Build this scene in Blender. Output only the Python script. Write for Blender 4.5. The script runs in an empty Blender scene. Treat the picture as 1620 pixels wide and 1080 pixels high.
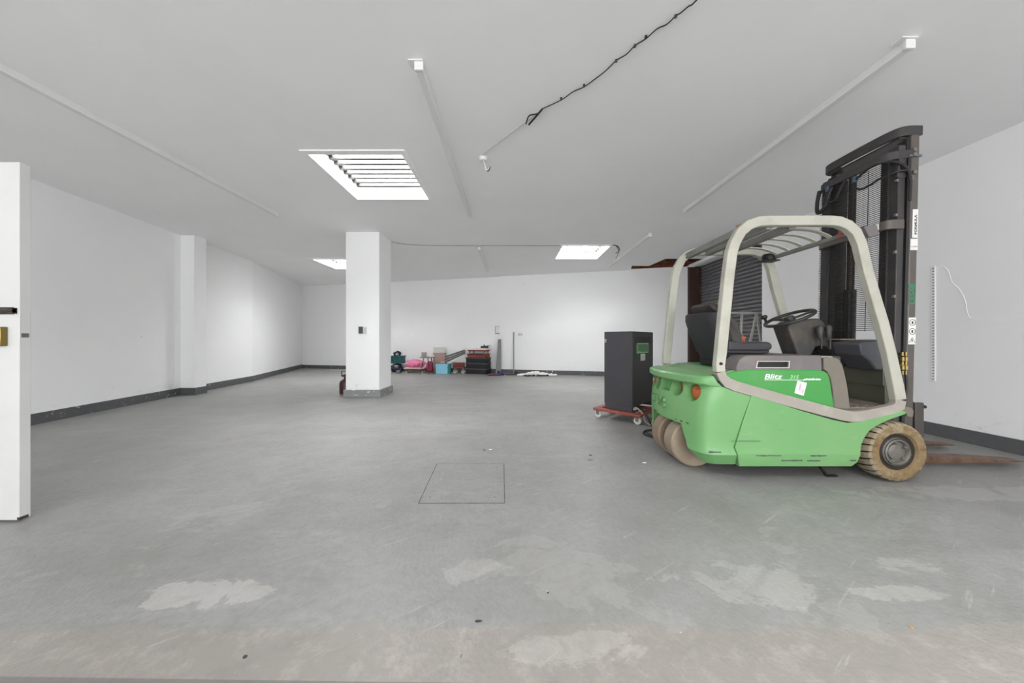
import bpy, bmesh, math, random
from mathutils import Vector, Matrix, noise
random.seed(7)
R = math.radians
C = bpy.context.scene
COL = C.collection

# ------------------------------------------------------------------ camera, world, lights, exposure
F = 495.0            # focal length in pixels of a 1620 px wide frame (11 mm lens)
H = 1.08             # camera height
HY = 537.0           # horizon row
cam = bpy.data.cameras.new('camera'); camo = bpy.data.objects.new('camera', cam)
COL.objects.link(camo); C.camera = camo
cam.sensor_width = 36; cam.lens = 11.0; cam.shift_y = -(540 - HY) / 1620
cam.clip_start = .02; cam.clip_end = 100
camo.location = (0, 0, H); camo.rotation_euler = (R(90), 0, 0)

w = bpy.data.worlds.new('sky'); C.world = w; w.use_nodes = True
bg = w.node_tree.nodes['Background']; bg.inputs[0].default_value = (.97, .985, 1, 1); bg.inputs[1].default_value = 1.0

SKY = [(-2.225, -1.205, 3.42, 4.51), (-5.03, -4.00, 7.91, 8.96), (1.09, 2.12, 6.77, 7.84), (1.09, 2.12, -.6, .5), (-5.03, -4.00, -1.5, -.4)]  # last two are added behind the camera to light the near room
ZC = 3.11            # ceiling height
SKYTOP = 3.62
def area(name, loc, sx, sy, power, rot=(0, 0, 0), col=(.985, .99, 1)):
    l = bpy.data.lights.new(name, 'AREA'); l.shape = 'RECTANGLE'; l.size = sx; l.size_y = sy
    l.energy = power; l.color = col
    o = bpy.data.objects.new(name, l); COL.objects.link(o); o.location = loc; o.rotation_euler = rot
    return o
for (x0, x1, y0, y1), pw in zip(SKY, (82, 88, 76, 82, 36)):
    area('skylight_and_added_light', ((x0 + x1) / 2, (y0 + y1) / 2, SKYTOP - .02), x1 - x0 - .02, y1 - y0 - .02, pw)  # the last two lamps belong to the added skylights
# added light behind the camera, for an unseen doorway supposed there
area('added_rear_light', (-.3, -4.4, 1.55), 9.6, 3.0, 104, (R(90), 0, 0), (.98, .985, 1))

C.view_settings.view_transform = 'Standard'; C.view_settings.look = 'None'
C.view_settings.gamma = 1; C.view_settings.use_curve_mapping = False
C.view_settings.exposure = 1.32
C.cycles.max_bounces = 10; C.cycles.diffuse_bounces = 8; C.cycles.use_denoising = True
C.cycles.sample_clamp_indirect = 8

def at(px, py, Y):
    return Vector(((px - 810) / F * Y, Y, H - (py - HY) / F * Y))
def PX(pts, Y=2.37):
    return [((px - 810) / F * Y, H - (py - HY) / F * Y) for px, py in pts]

# ------------------------------------------------------------------ materials
def lin(c):
    return tuple(((v / 255) / 12.92 if v / 255 <= .04045 else ((v / 255 + .055) / 1.055) ** 2.4) for v in c) + (1,)
MAT = {}
def mat(name, col, rough=.6, metal=0, wear=None, bump=None, spec=.5, extra=None, coat=0):
    """wear: list of (scale, colour, low, high, detail) noise patches; bump: (scale, strength)"""
    if name in MAT: return MAT[name]
    m = bpy.data.materials.new(name); m.use_nodes = True; nt = m.node_tree; N = nt.nodes; L = nt.links
    b = N['Principled BSDF']; b.inputs['Roughness'].default_value = rough; b.inputs['Metallic'].default_value = metal
    b.inputs['Specular IOR Level'].default_value = spec
    b.inputs['Coat Weight'].default_value = coat
    b.inputs['Base Color'].default_value = lin(col)
    m.diffuse_color = lin(col)
    tc = N.new('ShaderNodeTexCoord'); out = None
    for i, wr in enumerate(wear or []):
        sc, c2, lo, hi = wr[:4]; stretch = wr[4] if len(wr) > 4 else None
        src = tc.outputs['Object']
        if stretch:
            mp = N.new('ShaderNodeMapping'); mp.inputs['Scale'].default_value = stretch; L.new(src, mp.inputs[0]); src = mp.outputs[0]
        n = N.new('ShaderNodeTexNoise'); n.inputs['Scale'].default_value = sc; n.inputs['Detail'].default_value = 7
        n.inputs['Roughness'].default_value = .62
        off = N.new('ShaderNodeMapping'); off.inputs['Location'].default_value = (i * 3.7, i * 1.9, i * 5.3)
        L.new(src, off.inputs[0]); L.new(off.outputs[0], n.inputs['Vector'])
        r = N.new('ShaderNodeMapRange'); r.inputs[1].default_value = lo; r.inputs[2].default_value = hi
        L.new(n.outputs[0], r.inputs[0])
        mx = N.new('ShaderNodeMix'); mx.data_type = 'RGBA'; L.new(r.outputs[0], mx.inputs[0])
        if out is None: mx.inputs[6].default_value = lin(col)
        else: L.new(out, mx.inputs[6])
        mx.inputs[7].default_value = lin(c2); out = mx.outputs[2]
    if extra: out = extra(nt, tc, out, col)
    if out is not None: L.new(out, b.inputs['Base Color'])
    if bump:
        n = N.new('ShaderNodeTexNoise'); n.inputs['Scale'].default_value = bump[0]; n.inputs['Detail'].default_value = 5
        L.new(tc.outputs['Object'], n.inputs['Vector'])
        bp = N.new('ShaderNodeBump'); bp.inputs['Strength'].default_value = bump[1]; bp.inputs['Distance'].default_value = .02
        L.new(n.outputs[0], bp.inputs['Height']); L.new(bp.outputs[0], b.inputs['Normal'])
    MAT[name] = m
    return m

def nmath(nt, op, a, b=None, c=None, clamp=False):
    n = nt.nodes.new('ShaderNodeMath'); n.operation = op; n.use_clamp = clamp
    for i, v in enumerate((a, b, c)):
        if v is None: continue
        if isinstance(v, (int, float)): n.inputs[i].default_value = v
        else: nt.links.new(v, n.inputs[i])
    return n.outputs[0]
def nnoise(nt, vec, scale, detail=6, rough=.6, loc=(0, 0, 0), sc=(1, 1, 1), dist=0):
    mp = nt.nodes.new('ShaderNodeMapping'); mp.inputs['Location'].default_value = loc; mp.inputs['Scale'].default_value = sc
    nt.links.new(vec, mp.inputs[0])
    n = nt.nodes.new('ShaderNodeTexNoise'); n.inputs['Scale'].default_value = scale; n.inputs['Detail'].default_value = detail
    n.inputs['Roughness'].default_value = rough; n.inputs['Distortion'].default_value = dist
    nt.links.new(mp.outputs[0], n.inputs['Vector']); return n.outputs[0]
def nramp(nt, v, lo, hi, a=0, b=1):
    r = nt.nodes.new('ShaderNodeMapRange'); r.inputs[1].default_value = lo; r.inputs[2].default_value = hi
    r.inputs[3].default_value = a; r.inputs[4].default_value = b; nt.links.new(v, r.inputs[0]); return r.outputs[0]
def nmix(nt, f, a, b):
    mx = nt.nodes.new('ShaderNodeMix'); mx.data_type = 'RGBA'
    nt.links.new(f, mx.inputs[0]) if not isinstance(f, (int, float)) else setattr(mx.inputs[0], 'default_value', f)
    for i, v in ((6, a), (7, b)):
        if isinstance(v, tuple): mx.inputs[i].default_value = v
        else: nt.links.new(v, mx.inputs[i])
    return mx.outputs[2]

def floor_extra(nt, tc, out, col):
    P = nt.nodes.new('ShaderNodeNewGeometry').outputs['Position']
    sep = nt.nodes.new('ShaderNodeSeparateXYZ'); nt.links.new(P, sep.inputs[0]); X, Y = sep.outputs[0], sep.outputs[1]
    big = nnoise(nt, P, .55, 5, .6); mid = nnoise(nt, P, 2.2, 8, .68, (4, 1, 0)); fine = nnoise(nt, P, 26, 6, .7, (9, 2, 0))
    streak = nnoise(nt, P, 1.6, 8, .72, (2, 7, 0), (.35, 1.5, 1), .6)
    o = nmix(nt, nramp(nt, big, .35, .68), lin((152, 152, 150)), lin((137, 137, 134)))
    o = nmix(nt, nramp(nt, mid, .42, .72, 0, .55), o, lin((124, 123, 119)))
    o = nmix(nt, nramp(nt, streak, .52, .75, 0, .6), o, lin((167, 167, 165)))
    o = nmix(nt, nramp(nt, fine, .45, .75, 0, .45), o, lin((114, 113, 109)))
    # old slab of a browner concrete nearest the camera, with a wavering edge
    edge = nnoise(nt, P, 3, 4, .5, (1, 1, 0))
    yy = nmath(nt, 'ADD', Y, nmath(nt, 'MULTIPLY', edge, .10))
    front = nramp(nt, yy, 1.235, 1.222)
    o = nmix(nt, nmath(nt, 'MULTIPLY', front, .75), o, lin((146, 140, 134)))
    rough1 = nnoise(nt, P, 9, 9, .75, (5, 5, 0))
    o = nmix(nt, nmath(nt, 'MULTIPLY', front, nramp(nt, rough1, .5, .68, 0, .7)), o, lin((172, 166, 160)))
    # flaked paint: pale worn patches towards the front of the room
    pn = nnoise(nt, P, 1.15, 9, .62, (.6, 8.3, 0), (1, 1.2, 1), .35)
    near = nramp(nt, Y, 2.6, 1.5)
    patch = nramp(nt, nmath(nt, 'ADD', pn, nmath(nt, 'MULTIPLY', near, .09)), .665, .675)
    o = nmix(nt, nmath(nt, 'MULTIPLY', patch, .22), o, lin((176, 174, 170)))
    # a few named worn flakes
    def blob(cx, cy, rx, ry, s):
        n1 = nnoise(nt, P, 4.5, 9, .72, (cx, cy, 1), (1, 1.3, 1), .5)
        dx = nmath(nt, 'DIVIDE', nmath(nt, 'SUBTRACT', X, cx), rx); dy = nmath(nt, 'DIVIDE', nmath(nt, 'SUBTRACT', Y, cy), ry)
        d = nmath(nt, 'ADD', nmath(nt, 'MULTIPLY', dx, dx), nmath(nt, 'MULTIPLY', dy, dy))
        d = nmath(nt, 'ADD', d, nmath(nt, 'MULTIPLY', nmath(nt, 'SUBTRACT', n1, .5), 7.5))
        return nmath(nt, 'MULTIPLY', nramp(nt, d, 1.0, .75), s * .55)
    for bx in ((-1.33, 1.34, .22, .07, .8), (1.05, 1.4, .34, .13, .5), (1.62, 1.33, .22, .04, .6), (1.9, 1.5, .16, .06, .5), (.25, 1.1, .25, .06, .45), (-.15, 1.45, .15, .07, .4), (3.3, 2.2, .8, .1, .5)):
        o = nmix(nt, blob(*bx), o, lin((192, 189, 184)))
    rot = nt.nodes.new('ShaderNodeVectorRotate'); rot.rotation_type = 'Z_AXIS'; rot.inputs['Angle'].default_value = R(-32); nt.links.new(P, rot.inputs['Vector']); RP = rot.outputs[0]
    sc1 = nnoise(nt, RP, 1.5, 6, .65, (3, 1, 0), (1.1, 9, 1)); sc2 = nnoise(nt, RP, 2.2, 5, .6, (7, 5, 0), (1, 16, 1))
    o = nmix(nt, nramp(nt, sc1, .55, .72, 0, .5), o, lin((130, 129, 125)))
    o = nmix(nt, nramp(nt, sc2, .63, .72, 0, .5), o, lin((182, 180, 176)))
    mot = nnoise(nt, P, 5.5, 8, .7, (11, 3, 0), (1, 1, 1), .4)
    o = nmix(nt, nramp(nt, mot, .52, .66, 0, .3), o, lin((122, 121, 117)))
    sill = nmath(nt, 'ADD', Y, nmath(nt, 'MULTIPLY', X, .0125))
    o = nmix(nt, nmath(nt, 'MULTIPLY', nramp(nt, sill, .984, .982), .8), o, lin((112, 110, 108)))
    specks = nnoise(nt, P, 38, 2, .5, (3, 3, 0))
    o = nmix(nt, nramp(nt, specks, .755, .775, 0, .6), o, lin((92, 90, 86)))
    specks2 = nnoise(nt, P, 30, 2, .5, (13, 3, 0))
    o = nmix(nt, nramp(nt, specks2, .765, .785, 0, .7), o, lin((212, 210, 205)))
    return o
def wall_extra(nt, tc, out, col):
    P = nt.nodes.new('ShaderNodeNewGeometry').outputs['Position']
    sep = nt.nodes.new('ShaderNodeSeparateXYZ'); nt.links.new(P, sep.inputs[0]); Z = sep.outputs[2]
    a = nnoise(nt, P, .9, 6, .6)
    o = nmix(nt, nramp(nt, a, .35, .75, 0, .35), lin(col), lin(tuple(v - 8 for v in col)))
    low = nramp(nt, Z, .42, .14)
    sc = nnoise(nt, P, 7, 9, .75, (2, 2, 2), (1, 1, 1.6))
    o = nmix(nt, nmath(nt, 'MULTIPLY', low, nramp(nt, sc, .6, .68, 0, .55)), o, lin((150, 148, 144)))
    s2 = nnoise(nt, P, 5.5, 3, .5, (8, 2, 4), (1, 1, .6))
    o = nmix(nt, nramp(nt, s2, .765, .785, 0, .6), o, lin((128, 126, 122)))
    return o
def base_extra(nt, tc, out, col, lo=.66):
    P = nt.nodes.new('ShaderNodeNewGeometry').outputs['Position']
    n = nnoise(nt, P, 16, 8, .7)
    m = nnoise(nt, P, 1.7, 3, .5, (4, 4, 4))
    chips = nmath(nt, 'ADD', n, nmath(nt, 'MULTIPLY', nmath(nt, 'SUBTRACT', m, .5), .55))
    o = nmix(nt, nramp(nt, n, .3, .7, 0, .5), lin(col), lin(tuple(min(255, v + 22) for v in col)))
    return nmix(nt, nramp(nt, chips, lo, lo + .02), o, lin((214, 214, 210)))

WALLC = (243, 243, 243)
M_wall = mat('white_wall_paint', WALLC, .7, extra=wall_extra, bump=(9, .12), spec=.3)
M_ceil = mat('white_ceiling_paint', (245, 245, 245), .8, wear=[(.7, (240, 240, 240), .35, .75)], bump=(5, .1), spec=.2)
M_floor = mat('worn_grey_concrete', (150, 150, 147), .42, extra=floor_extra, bump=(55, .12), spec=.35)
M_base = mat('grey_skirting_paint', (84, 85, 86), .5, extra=base_extra, spec=.4)
M_white = mat('white_enamel', (226, 226, 224), .45)
M_door = mat('white_door_paint', (206, 206, 204), .4, wear=[(2, (200, 200, 197), .4, .7)])
M_black = mat('black_plastic', (26, 26, 27), .5)
M_green = mat('light_green_paint', (108, 162, 102), .42, wear=[(1.6, (124, 168, 112), .4, .75), (2.4, (146, 172, 134), .62, .82, (1, 1, 2.5)), (9, (100, 142, 92), .66, .8, (.5, 1, 3.5))], coat=.15)
M_green2 = mat('strong_green_paint', (66, 148, 70), .4, wear=[(2.2, (88, 152, 84), .5, .8)], coat=.15)
M_greentop = mat('dusty_green_paint', (118, 164, 108), .6, wear=[(5, (152, 158, 136), .42, .65)])
M_guard = mat('cream_guard_paint', (182, 181, 168), .45, wear=[(5, (164, 162, 148), .48, .72), (22, (120, 114, 98), .72, .76, (1, 1, 2))])
M_guardlow = mat('dusty_lower_guard', (158, 151, 142), .55, wear=[(6, (172, 166, 158), .48, .7), (20, (120, 112, 102), .68, .76, (1, 1, 2))])
M_cover = mat('grey_brown_plastic', (112, 105, 106), .6, wear=[(4, (128, 122, 116), .45, .7)])
M_front = mat('dusty_grey_plastic', (118, 112, 102), .6, wear=[(4, (128, 116, 104), .45, .7)])
M_seat = mat('worn_black_vinyl', (50, 50, 54), .5, wear=[(7, (86, 82, 74), .58, .8)], bump=(30, .15))
M_dash = mat('dark_dashboard_plastic', (76, 77, 82), .5, wear=[(5, (92, 90, 84), .5, .8)])
M_bulk = mat('dark_olive_metal', (92, 94, 80), .6, wear=[(3, (104, 104, 90), .45, .7)])
M_mast = mat('mast_dark_steel', (66, 63, 64), .45, .2, wear=[(6, (80, 74, 70), .5, .8)])
M_mastb = mat('mast_grey_brown_steel', (98, 91, 86), .45, .2, wear=[(3, (84, 78, 74), .45, .7, (1, 1, .2))])
M_dark = mat('grease_and_shade_black', (24, 22, 21), .5)  # also colours the painted shade in gaps and recesses
M_rust = mat('rusty_worn_steel', (120, 98, 82), .55, .4, wear=[(7, (96, 66, 44), .45, .65), (20, (150, 132, 116), .6, .75)])
M_rod = mat('oiled_brown_rod', (84, 62, 50), .3, .7)
M_tyre = mat('dusty_tan_tyre', (150, 136, 114), .9, wear=[(7, (168, 158, 140), .48, .66), (13, (124, 104, 74), .52, .7)], bump=(40, .4))
M_tyreside = mat('brown_tyre_sidewall', (128, 108, 76), .9, wear=[(6, (160, 146, 120), .52, .72), (16, (104, 80, 50), .5, .7)], bump=(45, .4))
M_rtyre = mat('pale_rear_tyre', (150, 136, 118), .85, wear=[(4, (128, 110, 92), .45, .7)], bump=(30, .2))
M_groove = mat('tyre_groove_dark', (44, 38, 32), .9)
M_rim = mat('grey_wheel_rim', (118, 114, 108), .5, .3, wear=[(14, (90, 86, 80), .5, .7)])
M_brass = mat('aged_brass', (128, 112, 66), .3, .9)
M_orange = mat('orange_lamp_lens', (176, 92, 40), .25, wear=[(14, (92, 50, 34), .5, .65)])
M_txtw = mat('white_lettering', (240, 244, 240), .5)
M_paper = mat('white_paper', (236, 232, 230), .7)
M_label = mat('white_sticker', (228, 226, 222), .6)
M_txtd = mat('dark_print', (52, 50, 50), .6)
M_txtg = mat('green_mast_lettering', (30, 150, 96), .5)
M_cab = mat('charcoal_cabinet_metal', (62, 61, 66), .45, wear=[(3, (70, 66, 66), .45, .75), (13, (88, 84, 82), .68, .76)])
M_cabf = mat('black_cabinet_front', (44, 45, 42), .5)
M_screen = mat('green_screen', (20, 110, 36), .3, wear=[(40, (12, 80, 24), .5, .6)])
M_red = mat('worn_red_plastic', (150, 70, 58), .6, wear=[(5, (128, 84, 72), .5, .7), (16, (190, 150, 138), .66, .76)])
M_wheelw = mat('white_castor_wheel', (204, 202, 196), .5)
M_steel = mat('zinc_steel', (140, 138, 134), .4, .8)
M_shut = mat('dark_grey_shutter_steel', (122, 122, 126), .45, .1, wear=[(5, (100, 98, 100), .45, .7, (1, 1, 6))])
M_jamb = mat('dark_brown_steel_jamb', (62, 42, 36), .6, wear=[(5, (92, 70, 64), .55, .75)])
M_timber = mat('exposed_brown_timber', (128, 72, 44), .8, wear=[(6, (70, 38, 24), .42, .66, (1, 4, 1))])
M_cable = mat('black_cable', (34, 33, 33), .5)
M_gcable = mat('pale_painted_cable', (196, 196, 193), .6)
M_pinkpad = mat('pink_quilt', (212, 112, 150), .8, wear=[(14, (232, 156, 184), .45, .65)])
M_teal = mat('teal_plastic', (18, 84, 84), .5, wear=[(9, (14, 56, 66), .45, .65)])
M_navy = mat('navy_plastic_bag', (28, 27, 48), .35, wear=[(12, (50, 44, 76), .6, .75)])
M_card = mat('pinkish_cardboard', (176, 146, 138), .8)
M_pale = mat('pale_mint_board', (206, 212, 206), .6)
M_blue = mat('light_blue_box_print', (132, 198, 222), .6, wear=[(10, (150, 206, 226), .5, .6)])
M_teals = mat('teal_box_side', (40, 140, 136), .6)
M_alu = mat('grey_aluminium', (140, 141, 143), .4, .5)
M_board = mat('grey_laminate', (124, 124, 126), .5)
M_crate = mat('black_crate_plastic', (26, 25, 29), .5)
M_purple = mat('mauve_cloth', (108, 70, 104), .9)
M_tan = mat('tan_cardboard', (176, 142, 112), .8)
M_rubble = mat('white_plaster_chips', (242, 241, 238), .9)
M_darkwood = mat('dark_plank_wood', (58, 52, 48), .7)
M_gas = mat('maroon_gas_bottle', (64, 24, 32), .35)
M_sw = mat('dark_switch_plate', (74, 72, 72), .5)
M_ladder = mat('pale_grey_ladder_metal', (168, 166, 160), .5, .3)
M_glaze = mat('white_grille_paint', (222, 222, 220), .5)
M_bar = mat('grey_grille_bar', (70, 70, 68), .5, .3)

# ------------------------------------------------------------------ mesh builder
class MB:
    def __init__(s): s.v = []; s.f = []
    def add(s, vs, fs):
        o = len(s.v); s.v += [Vector(p) for p in vs]; s.f += [[i + o for i in f] for f in fs]; return s
    def box(s, x0, x1, y0, y1, z0, z1):
        return s.add([(x0, y0, z0), (x1, y0, z0), (x1, y1, z0), (x0, y1, z0), (x0, y0, z1), (x1, y0, z1), (x1, y1, z1), (x0, y1, z1)],
                     [(0, 3, 2, 1), (4, 5, 6, 7), (0, 1, 5, 4), (1, 2, 6, 5), (2, 3, 7, 6), (3, 0, 4, 7)])
    def obox(s, c, ax, ay, az, hx, hy, hz):
        c = Vector(c); ax, ay, az = Vector(ax), Vector(ay), Vector(az); vs = []
        for k in (-1, 1):
            for i, j in ((-1, -1), (1, -1), (1, 1), (-1, 1)): vs.append(c + ax * hx * i + ay * hy * j + az * hz * k)
        return s.add(vs, [(0, 3, 2, 1), (4, 5, 6, 7), (0, 1, 5, 4), (1, 2, 6, 5), (2, 3, 7, 6), (3, 0, 4, 7)])
    def beam(s, a, b, w, h, up=(0, 0, 1)):
        a, b = Vector(a), Vector(b); d = (b - a); l = d.length; d.normalize(); up = Vector(up)
        if abs(d.dot(up)) > .98: up = Vector((1, 0, 0))
        sd = d.cross(up).normalized(); u = sd.cross(d).normalized()
        return s.obox((a + b) / 2, d, sd, u, l / 2, w / 2, h / 2)
    def prism(s, poly, a0, a1, axis='y'):
        n = len(poly)
        def P(p, a): return {'y': (p[0], a, p[1]), 'z': (p[0], p[1], a), 'x': (a, p[0], p[1])}[axis]
        vs = [P(p, a0) for p in poly] + [P(p, a1) for p in poly]
        return s.add(vs, [list(range(n)), list(range(2 * n - 1, n - 1, -1))] + [[i, i + n, (i + 1) % n + n, (i + 1) % n] for i in range(n)])
    def lathe(s, prof, c=(0, 0, 0), axis='z', seg=24, closed=False):
        c = Vector(c); n = len(prof); vs = []
        for k in range(seg):
            t = 2 * math.pi * k / seg
            for r, h in prof:
                a, b = r * math.cos(t), r * math.sin(t)
                vs.append(c + Vector({'z': (a, b, h), 'y': (a, h, b), 'x': (h, a, b)}[axis]))
        fs = []
        m = n if closed else n - 1
        for k in range(seg):
            for i in range(m): fs.append([k * n + i, k * n + (i + 1) % n, ((k + 1) % seg) * n + (i + 1) % n, ((k + 1) % seg) * n + i])
        if not closed:
            if prof[0][0] > 1e-6: fs.append([k * n for k in range(seg)])
            if prof[-1][0] > 1e-6: fs.append([k * n + n - 1 for k in range(seg)])
        return s.add(vs, fs)
    def cyl(s, a, b, r, seg=16, r2=None):
        return s.tube([a, b], r, seg, radii=[r, r2 if r2 is not None else r])
    def tube(s, pts, r, seg=8, radii=None, closed=False):
        pts = [Vector(p) for p in pts]; n = len(pts); vs = []
        prev = None
        for i, p in enumerate(pts):
            if closed: t = pts[(i + 1) % n] - pts[i - 1]
            else: t = pts[min(i + 1, n - 1)] - pts[max(i - 1, 0)]
            t.normalize()
            if prev is None:
                u = Vector((0, 0, 1)) if abs(t.z) < .9 else Vector((1, 0, 0))
                u = (u - t * u.dot(t)).normalized()
            else:
                u = (prev - t * prev.dot(t)).normalized()
            prev = u; v = t.cross(u); rr = radii[i] if radii else r
            for k in range(seg):
                a = 2 * math.pi * k / seg; vs.append(p + (u * math.cos(a) + v * math.sin(a)) * rr)
        fs = []
        for i in range(n if closed else n - 1):
            j = (i + 1) % n
            for k in range(seg): fs.append([i * seg + k, i * seg + (k + 1) % seg, j * seg + (k + 1) % seg, j * seg + k])
        if not closed: fs += [list(range(seg))[::-1], [(n - 1) * seg + k for k in range(seg)]]
        return s.add(vs, fs)
    def strip(s, path, width, y0, y1, closed=False, widths=None):
        """rectangular tube following a 2-D path in the XZ plane, between y0 and y1"""
        n = len(path); vs = []
        for i in range(n):
            if closed: a, b = path[i - 1], path[(i + 1) % n]
            else: a, b = path[max(i - 1, 0)], path[min(i + 1, n - 1)]
            t = Vector((b[0] - a[0], b[1] - a[1])).normalized(); nn = Vector((-t.y, t.x)) * ((widths[i] if widths else width) / 2)
            p = Vector(path[i])
            for q, y in ((p + nn, y0), (p - nn, y0), (p - nn, y1), (p + nn, y1)): vs.append((q.x, y, q.y))
        fs = []
        for i in range(n if closed else n - 1):
            j = (i + 1) % n
            for k in range(4): fs.append([i * 4 + k, i * 4 + (k + 1) % 4, j * 4 + (k + 1) % 4, j * 4 + k])
        if not closed: fs += [[3, 2, 1, 0], [(n - 1) * 4 + k for k in range(4)]]
        return s.add(vs, fs)
    def xf(s, fn):
        s.v = [Vector(fn(p)) for p in s.v]; return s
    def blob(s, c, r, seed=0, amp=.25, fr=2.0, flat=None, sub=3):
        bm = bmesh.new(); bmesh.ops.create_icosphere(bm, subdivisions=sub, radius=1)
        vs = []
        for v in bm.verts:
            d = v.co.normalized(); k = 1 + amp * noise.noise(d * fr + Vector((seed * 3.1, seed, 0))) + amp * .5 * noise.noise(d * fr * 3 + Vector((seed, 2, seed)))
            p = Vector((d.x * r[0] * k, d.y * r[1] * k, d.z * r[2] * k)) + Vector(c)
            if flat is not None and p.z < flat: p.z = flat
            vs.append(p)
        fs = [[v.index for v in f.verts] for f in bm.faces]; bm.free()
        return s.add(vs, fs)

def smooth_path(pts, n=6, closed=False):
    """Catmull-Rom through the points"""
    pts = [Vector(p) for p in pts]; out = []; N = len(pts)
    for i in range(N if closed else N - 1):
        if closed: p0, p1, p2, p3 = pts[i - 1], pts[i], pts[(i + 1) % N], pts[(i + 2) % N]
        else: p0, p1, p2, p3 = pts[max(i - 1, 0)], pts[i], pts[i + 1], pts[min(i + 2, N - 1)]
        for k in range(n):
            t = k / n
            out.append(.5 * ((2 * p1) + (p2 - p0) * t + (2 * p0 - 5 * p1 + 4 * p2 - p3) * t * t + (3 * p1 - p0 - 3 * p2 + p3) * t ** 3))
    if not closed: out.append(pts[-1])
    return out

def wloc(o):
    v = Vector((0, 0, 0))
    while o: v = v + o.location; o = o.parent
    return v
def mesh_from(name, mb, off=Vector((0, 0, 0))):
    me = bpy.data.meshes.new(name)
    me.from_pydata([tuple(p - off) for p in mb.v], [], mb.f); me.validate()
    bm = bmesh.new(); bm.from_mesh(me); bmesh.ops.recalc_face_normals(bm, faces=bm.faces); bm.to_mesh(me); bm.free()
    return me
def obj(name, mb, m, parent=None, bevel=0, smooth=35, local=False, label=None, seg=2):
    """one mesh object; vertices are given in world coordinates unless local"""
    off = Vector((0, 0, 0)) if (local or parent is None) else wloc(parent)
    me = mesh_from(name, mb, off)
    o = bpy.data.objects.new(name, me); COL.objects.link(o)
    if parent: o.parent = parent
    for mm in (m if isinstance(m, (list, tuple)) else [m]): me.materials.append(mm)
    fin(o, bevel, smooth, seg)
    if label: o['label'] = label
    return o
def fin(o, bevel, smooth, seg=2):
    me = o.data
    if smooth:
        for p in me.polygons: p.use_smooth = True
        me.set_sharp_from_angle(angle=R(smooth))
    if bevel:
        b = o.modifiers.new('bevel', 'BEVEL'); b.width = bevel; b.segments = seg; b.limit_method = 'ANGLE'; b.angle_limit = R(35); b.harden_normals = False
def boolean(o, cutters, op='DIFFERENCE'):
    """cut o with the given builders, applied straight into its mesh"""
    off = wloc(o)
    for mb in cutters:
        me = mesh_from('tmp', mb, off); c = bpy.data.objects.new('tmp', me); COL.objects.link(c)
        c.location = Vector((0, 0, 0)); c.parent = o
        saved = [(m.name) for m in o.modifiers]
        bv = [m for m in o.modifiers if m.type == 'BEVEL']
        for m in bv: m.show_viewport = False
        md = o.modifiers.new('cut', 'BOOLEAN'); md.operation = op; md.object = c; md.solver = 'EXACT'
        dg = bpy.context.evaluated_depsgraph_get(); dg.update()
        nm = bpy.data.meshes.new_from_object(o.evaluated_get(dg), depsgraph=dg)
        o.modifiers.remove(md)
        for m in bv: m.show_viewport = True
        old = o.data; nm.name = old.name; o.data = nm
        bpy.data.objects.remove(c)
    return o
def tag(o, label, cat, group=None, kind=None):
    o['label'] = label; o['category'] = cat
    if group: o['group'] = group
    if kind: o['kind'] = kind
    return o
def thing(name, loc, label, cat, rz=0, group=None):
    o = bpy.data.objects.new(name, None); COL.objects.link(o); o.location = loc; o.rotation_euler = (0, 0, rz)
    o.empty_display_size = .1
    return tag(o, label, cat, group)
def struct(name, mb, m, **k):
    o = obj(name, mb, m, **k); o['kind'] = 'structure'; return o
def solo(name, mb, m, label, cat, **k):
    o = obj(name, mb, m, **k); return tag(o, label, cat)

def text_mb(txt, origin, u, v, size, ext=.001, shear=0, bold=0, xscale=1, align='LEFT', outline=False):
    cu = bpy.data.curves.new('t', 'FONT'); cu.body = txt; cu.size = size; cu.extrude = ext; cu.shear = shear; cu.offset = bold
    cu.align_x = align; cu.resolution_u = 3
    if outline: cu.fill_mode = 'NONE'; cu.bevel_depth = outline; cu.extrude = 0
    o = bpy.data.objects.new('t', cu); COL.objects.link(o)
    dg = bpy.context.evaluated_depsgraph_get(); dg.update()
    me = bpy.data.meshes.new_from_object(o.evaluated_get(dg), depsgraph=dg)
    u, v = Vector(u), Vector(v); n = u.cross(v); origin = Vector(origin)
    mb = MB().add([origin + u * p.co.x * xscale + v * p.co.y + n * p.co.z for p in me.vertices], [list(f.vertices) for f in me.polygons])
    bpy.data.objects.remove(o); bpy.data.curves.remove(cu); bpy.data.meshes.remove(me)
    return mb

# ------------------------------------------------------------------ room shell
def ybw(x): return 10.05 - .235 * (x + .4)
Y0 = -4.3
LW = [(-4.6, Y0), (-6.06, 3.90), (-6.45, 5.98), (-6.50, 6.65), (-6.72, 8.1), (-8.07, 12.15)]
struct('floor', MB().prism([(-9.5, Y0), (6.5, Y0), (6.5, 13), (-9.5, 13)], -.15, 0, 'z'), M_floor, smooth=0)
ceil = struct('ceiling', MB().prism([(-9.5, Y0), (6.5, Y0), (6.5, 13), (-9.5, 13)], ZC, SKYTOP, 'z'), M_ceil, smooth=0)
hole = [(3.44, 9.05), (3.30, 8.62), (3.78, 8.63), (3.86, 7.86), (4.9, 7.86), (4.9, 8.6), (4.86, 8.75)]
boolean(ceil, [MB().box(x0, x1, y0, y1, ZC - .1, SKYTOP + .1) for x0, x1, y0, y1 in SKY] + [MB().prism(hole, ZC - .1, ZC + .3, 'z')])
wl = MB()
outer = [(x - .25, y) for x, y in LW]
wl.prism(LW + outer[::-1], 0, ZC, 'z'); struct('wall_left', wl, M_wall, smooth=0)
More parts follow.
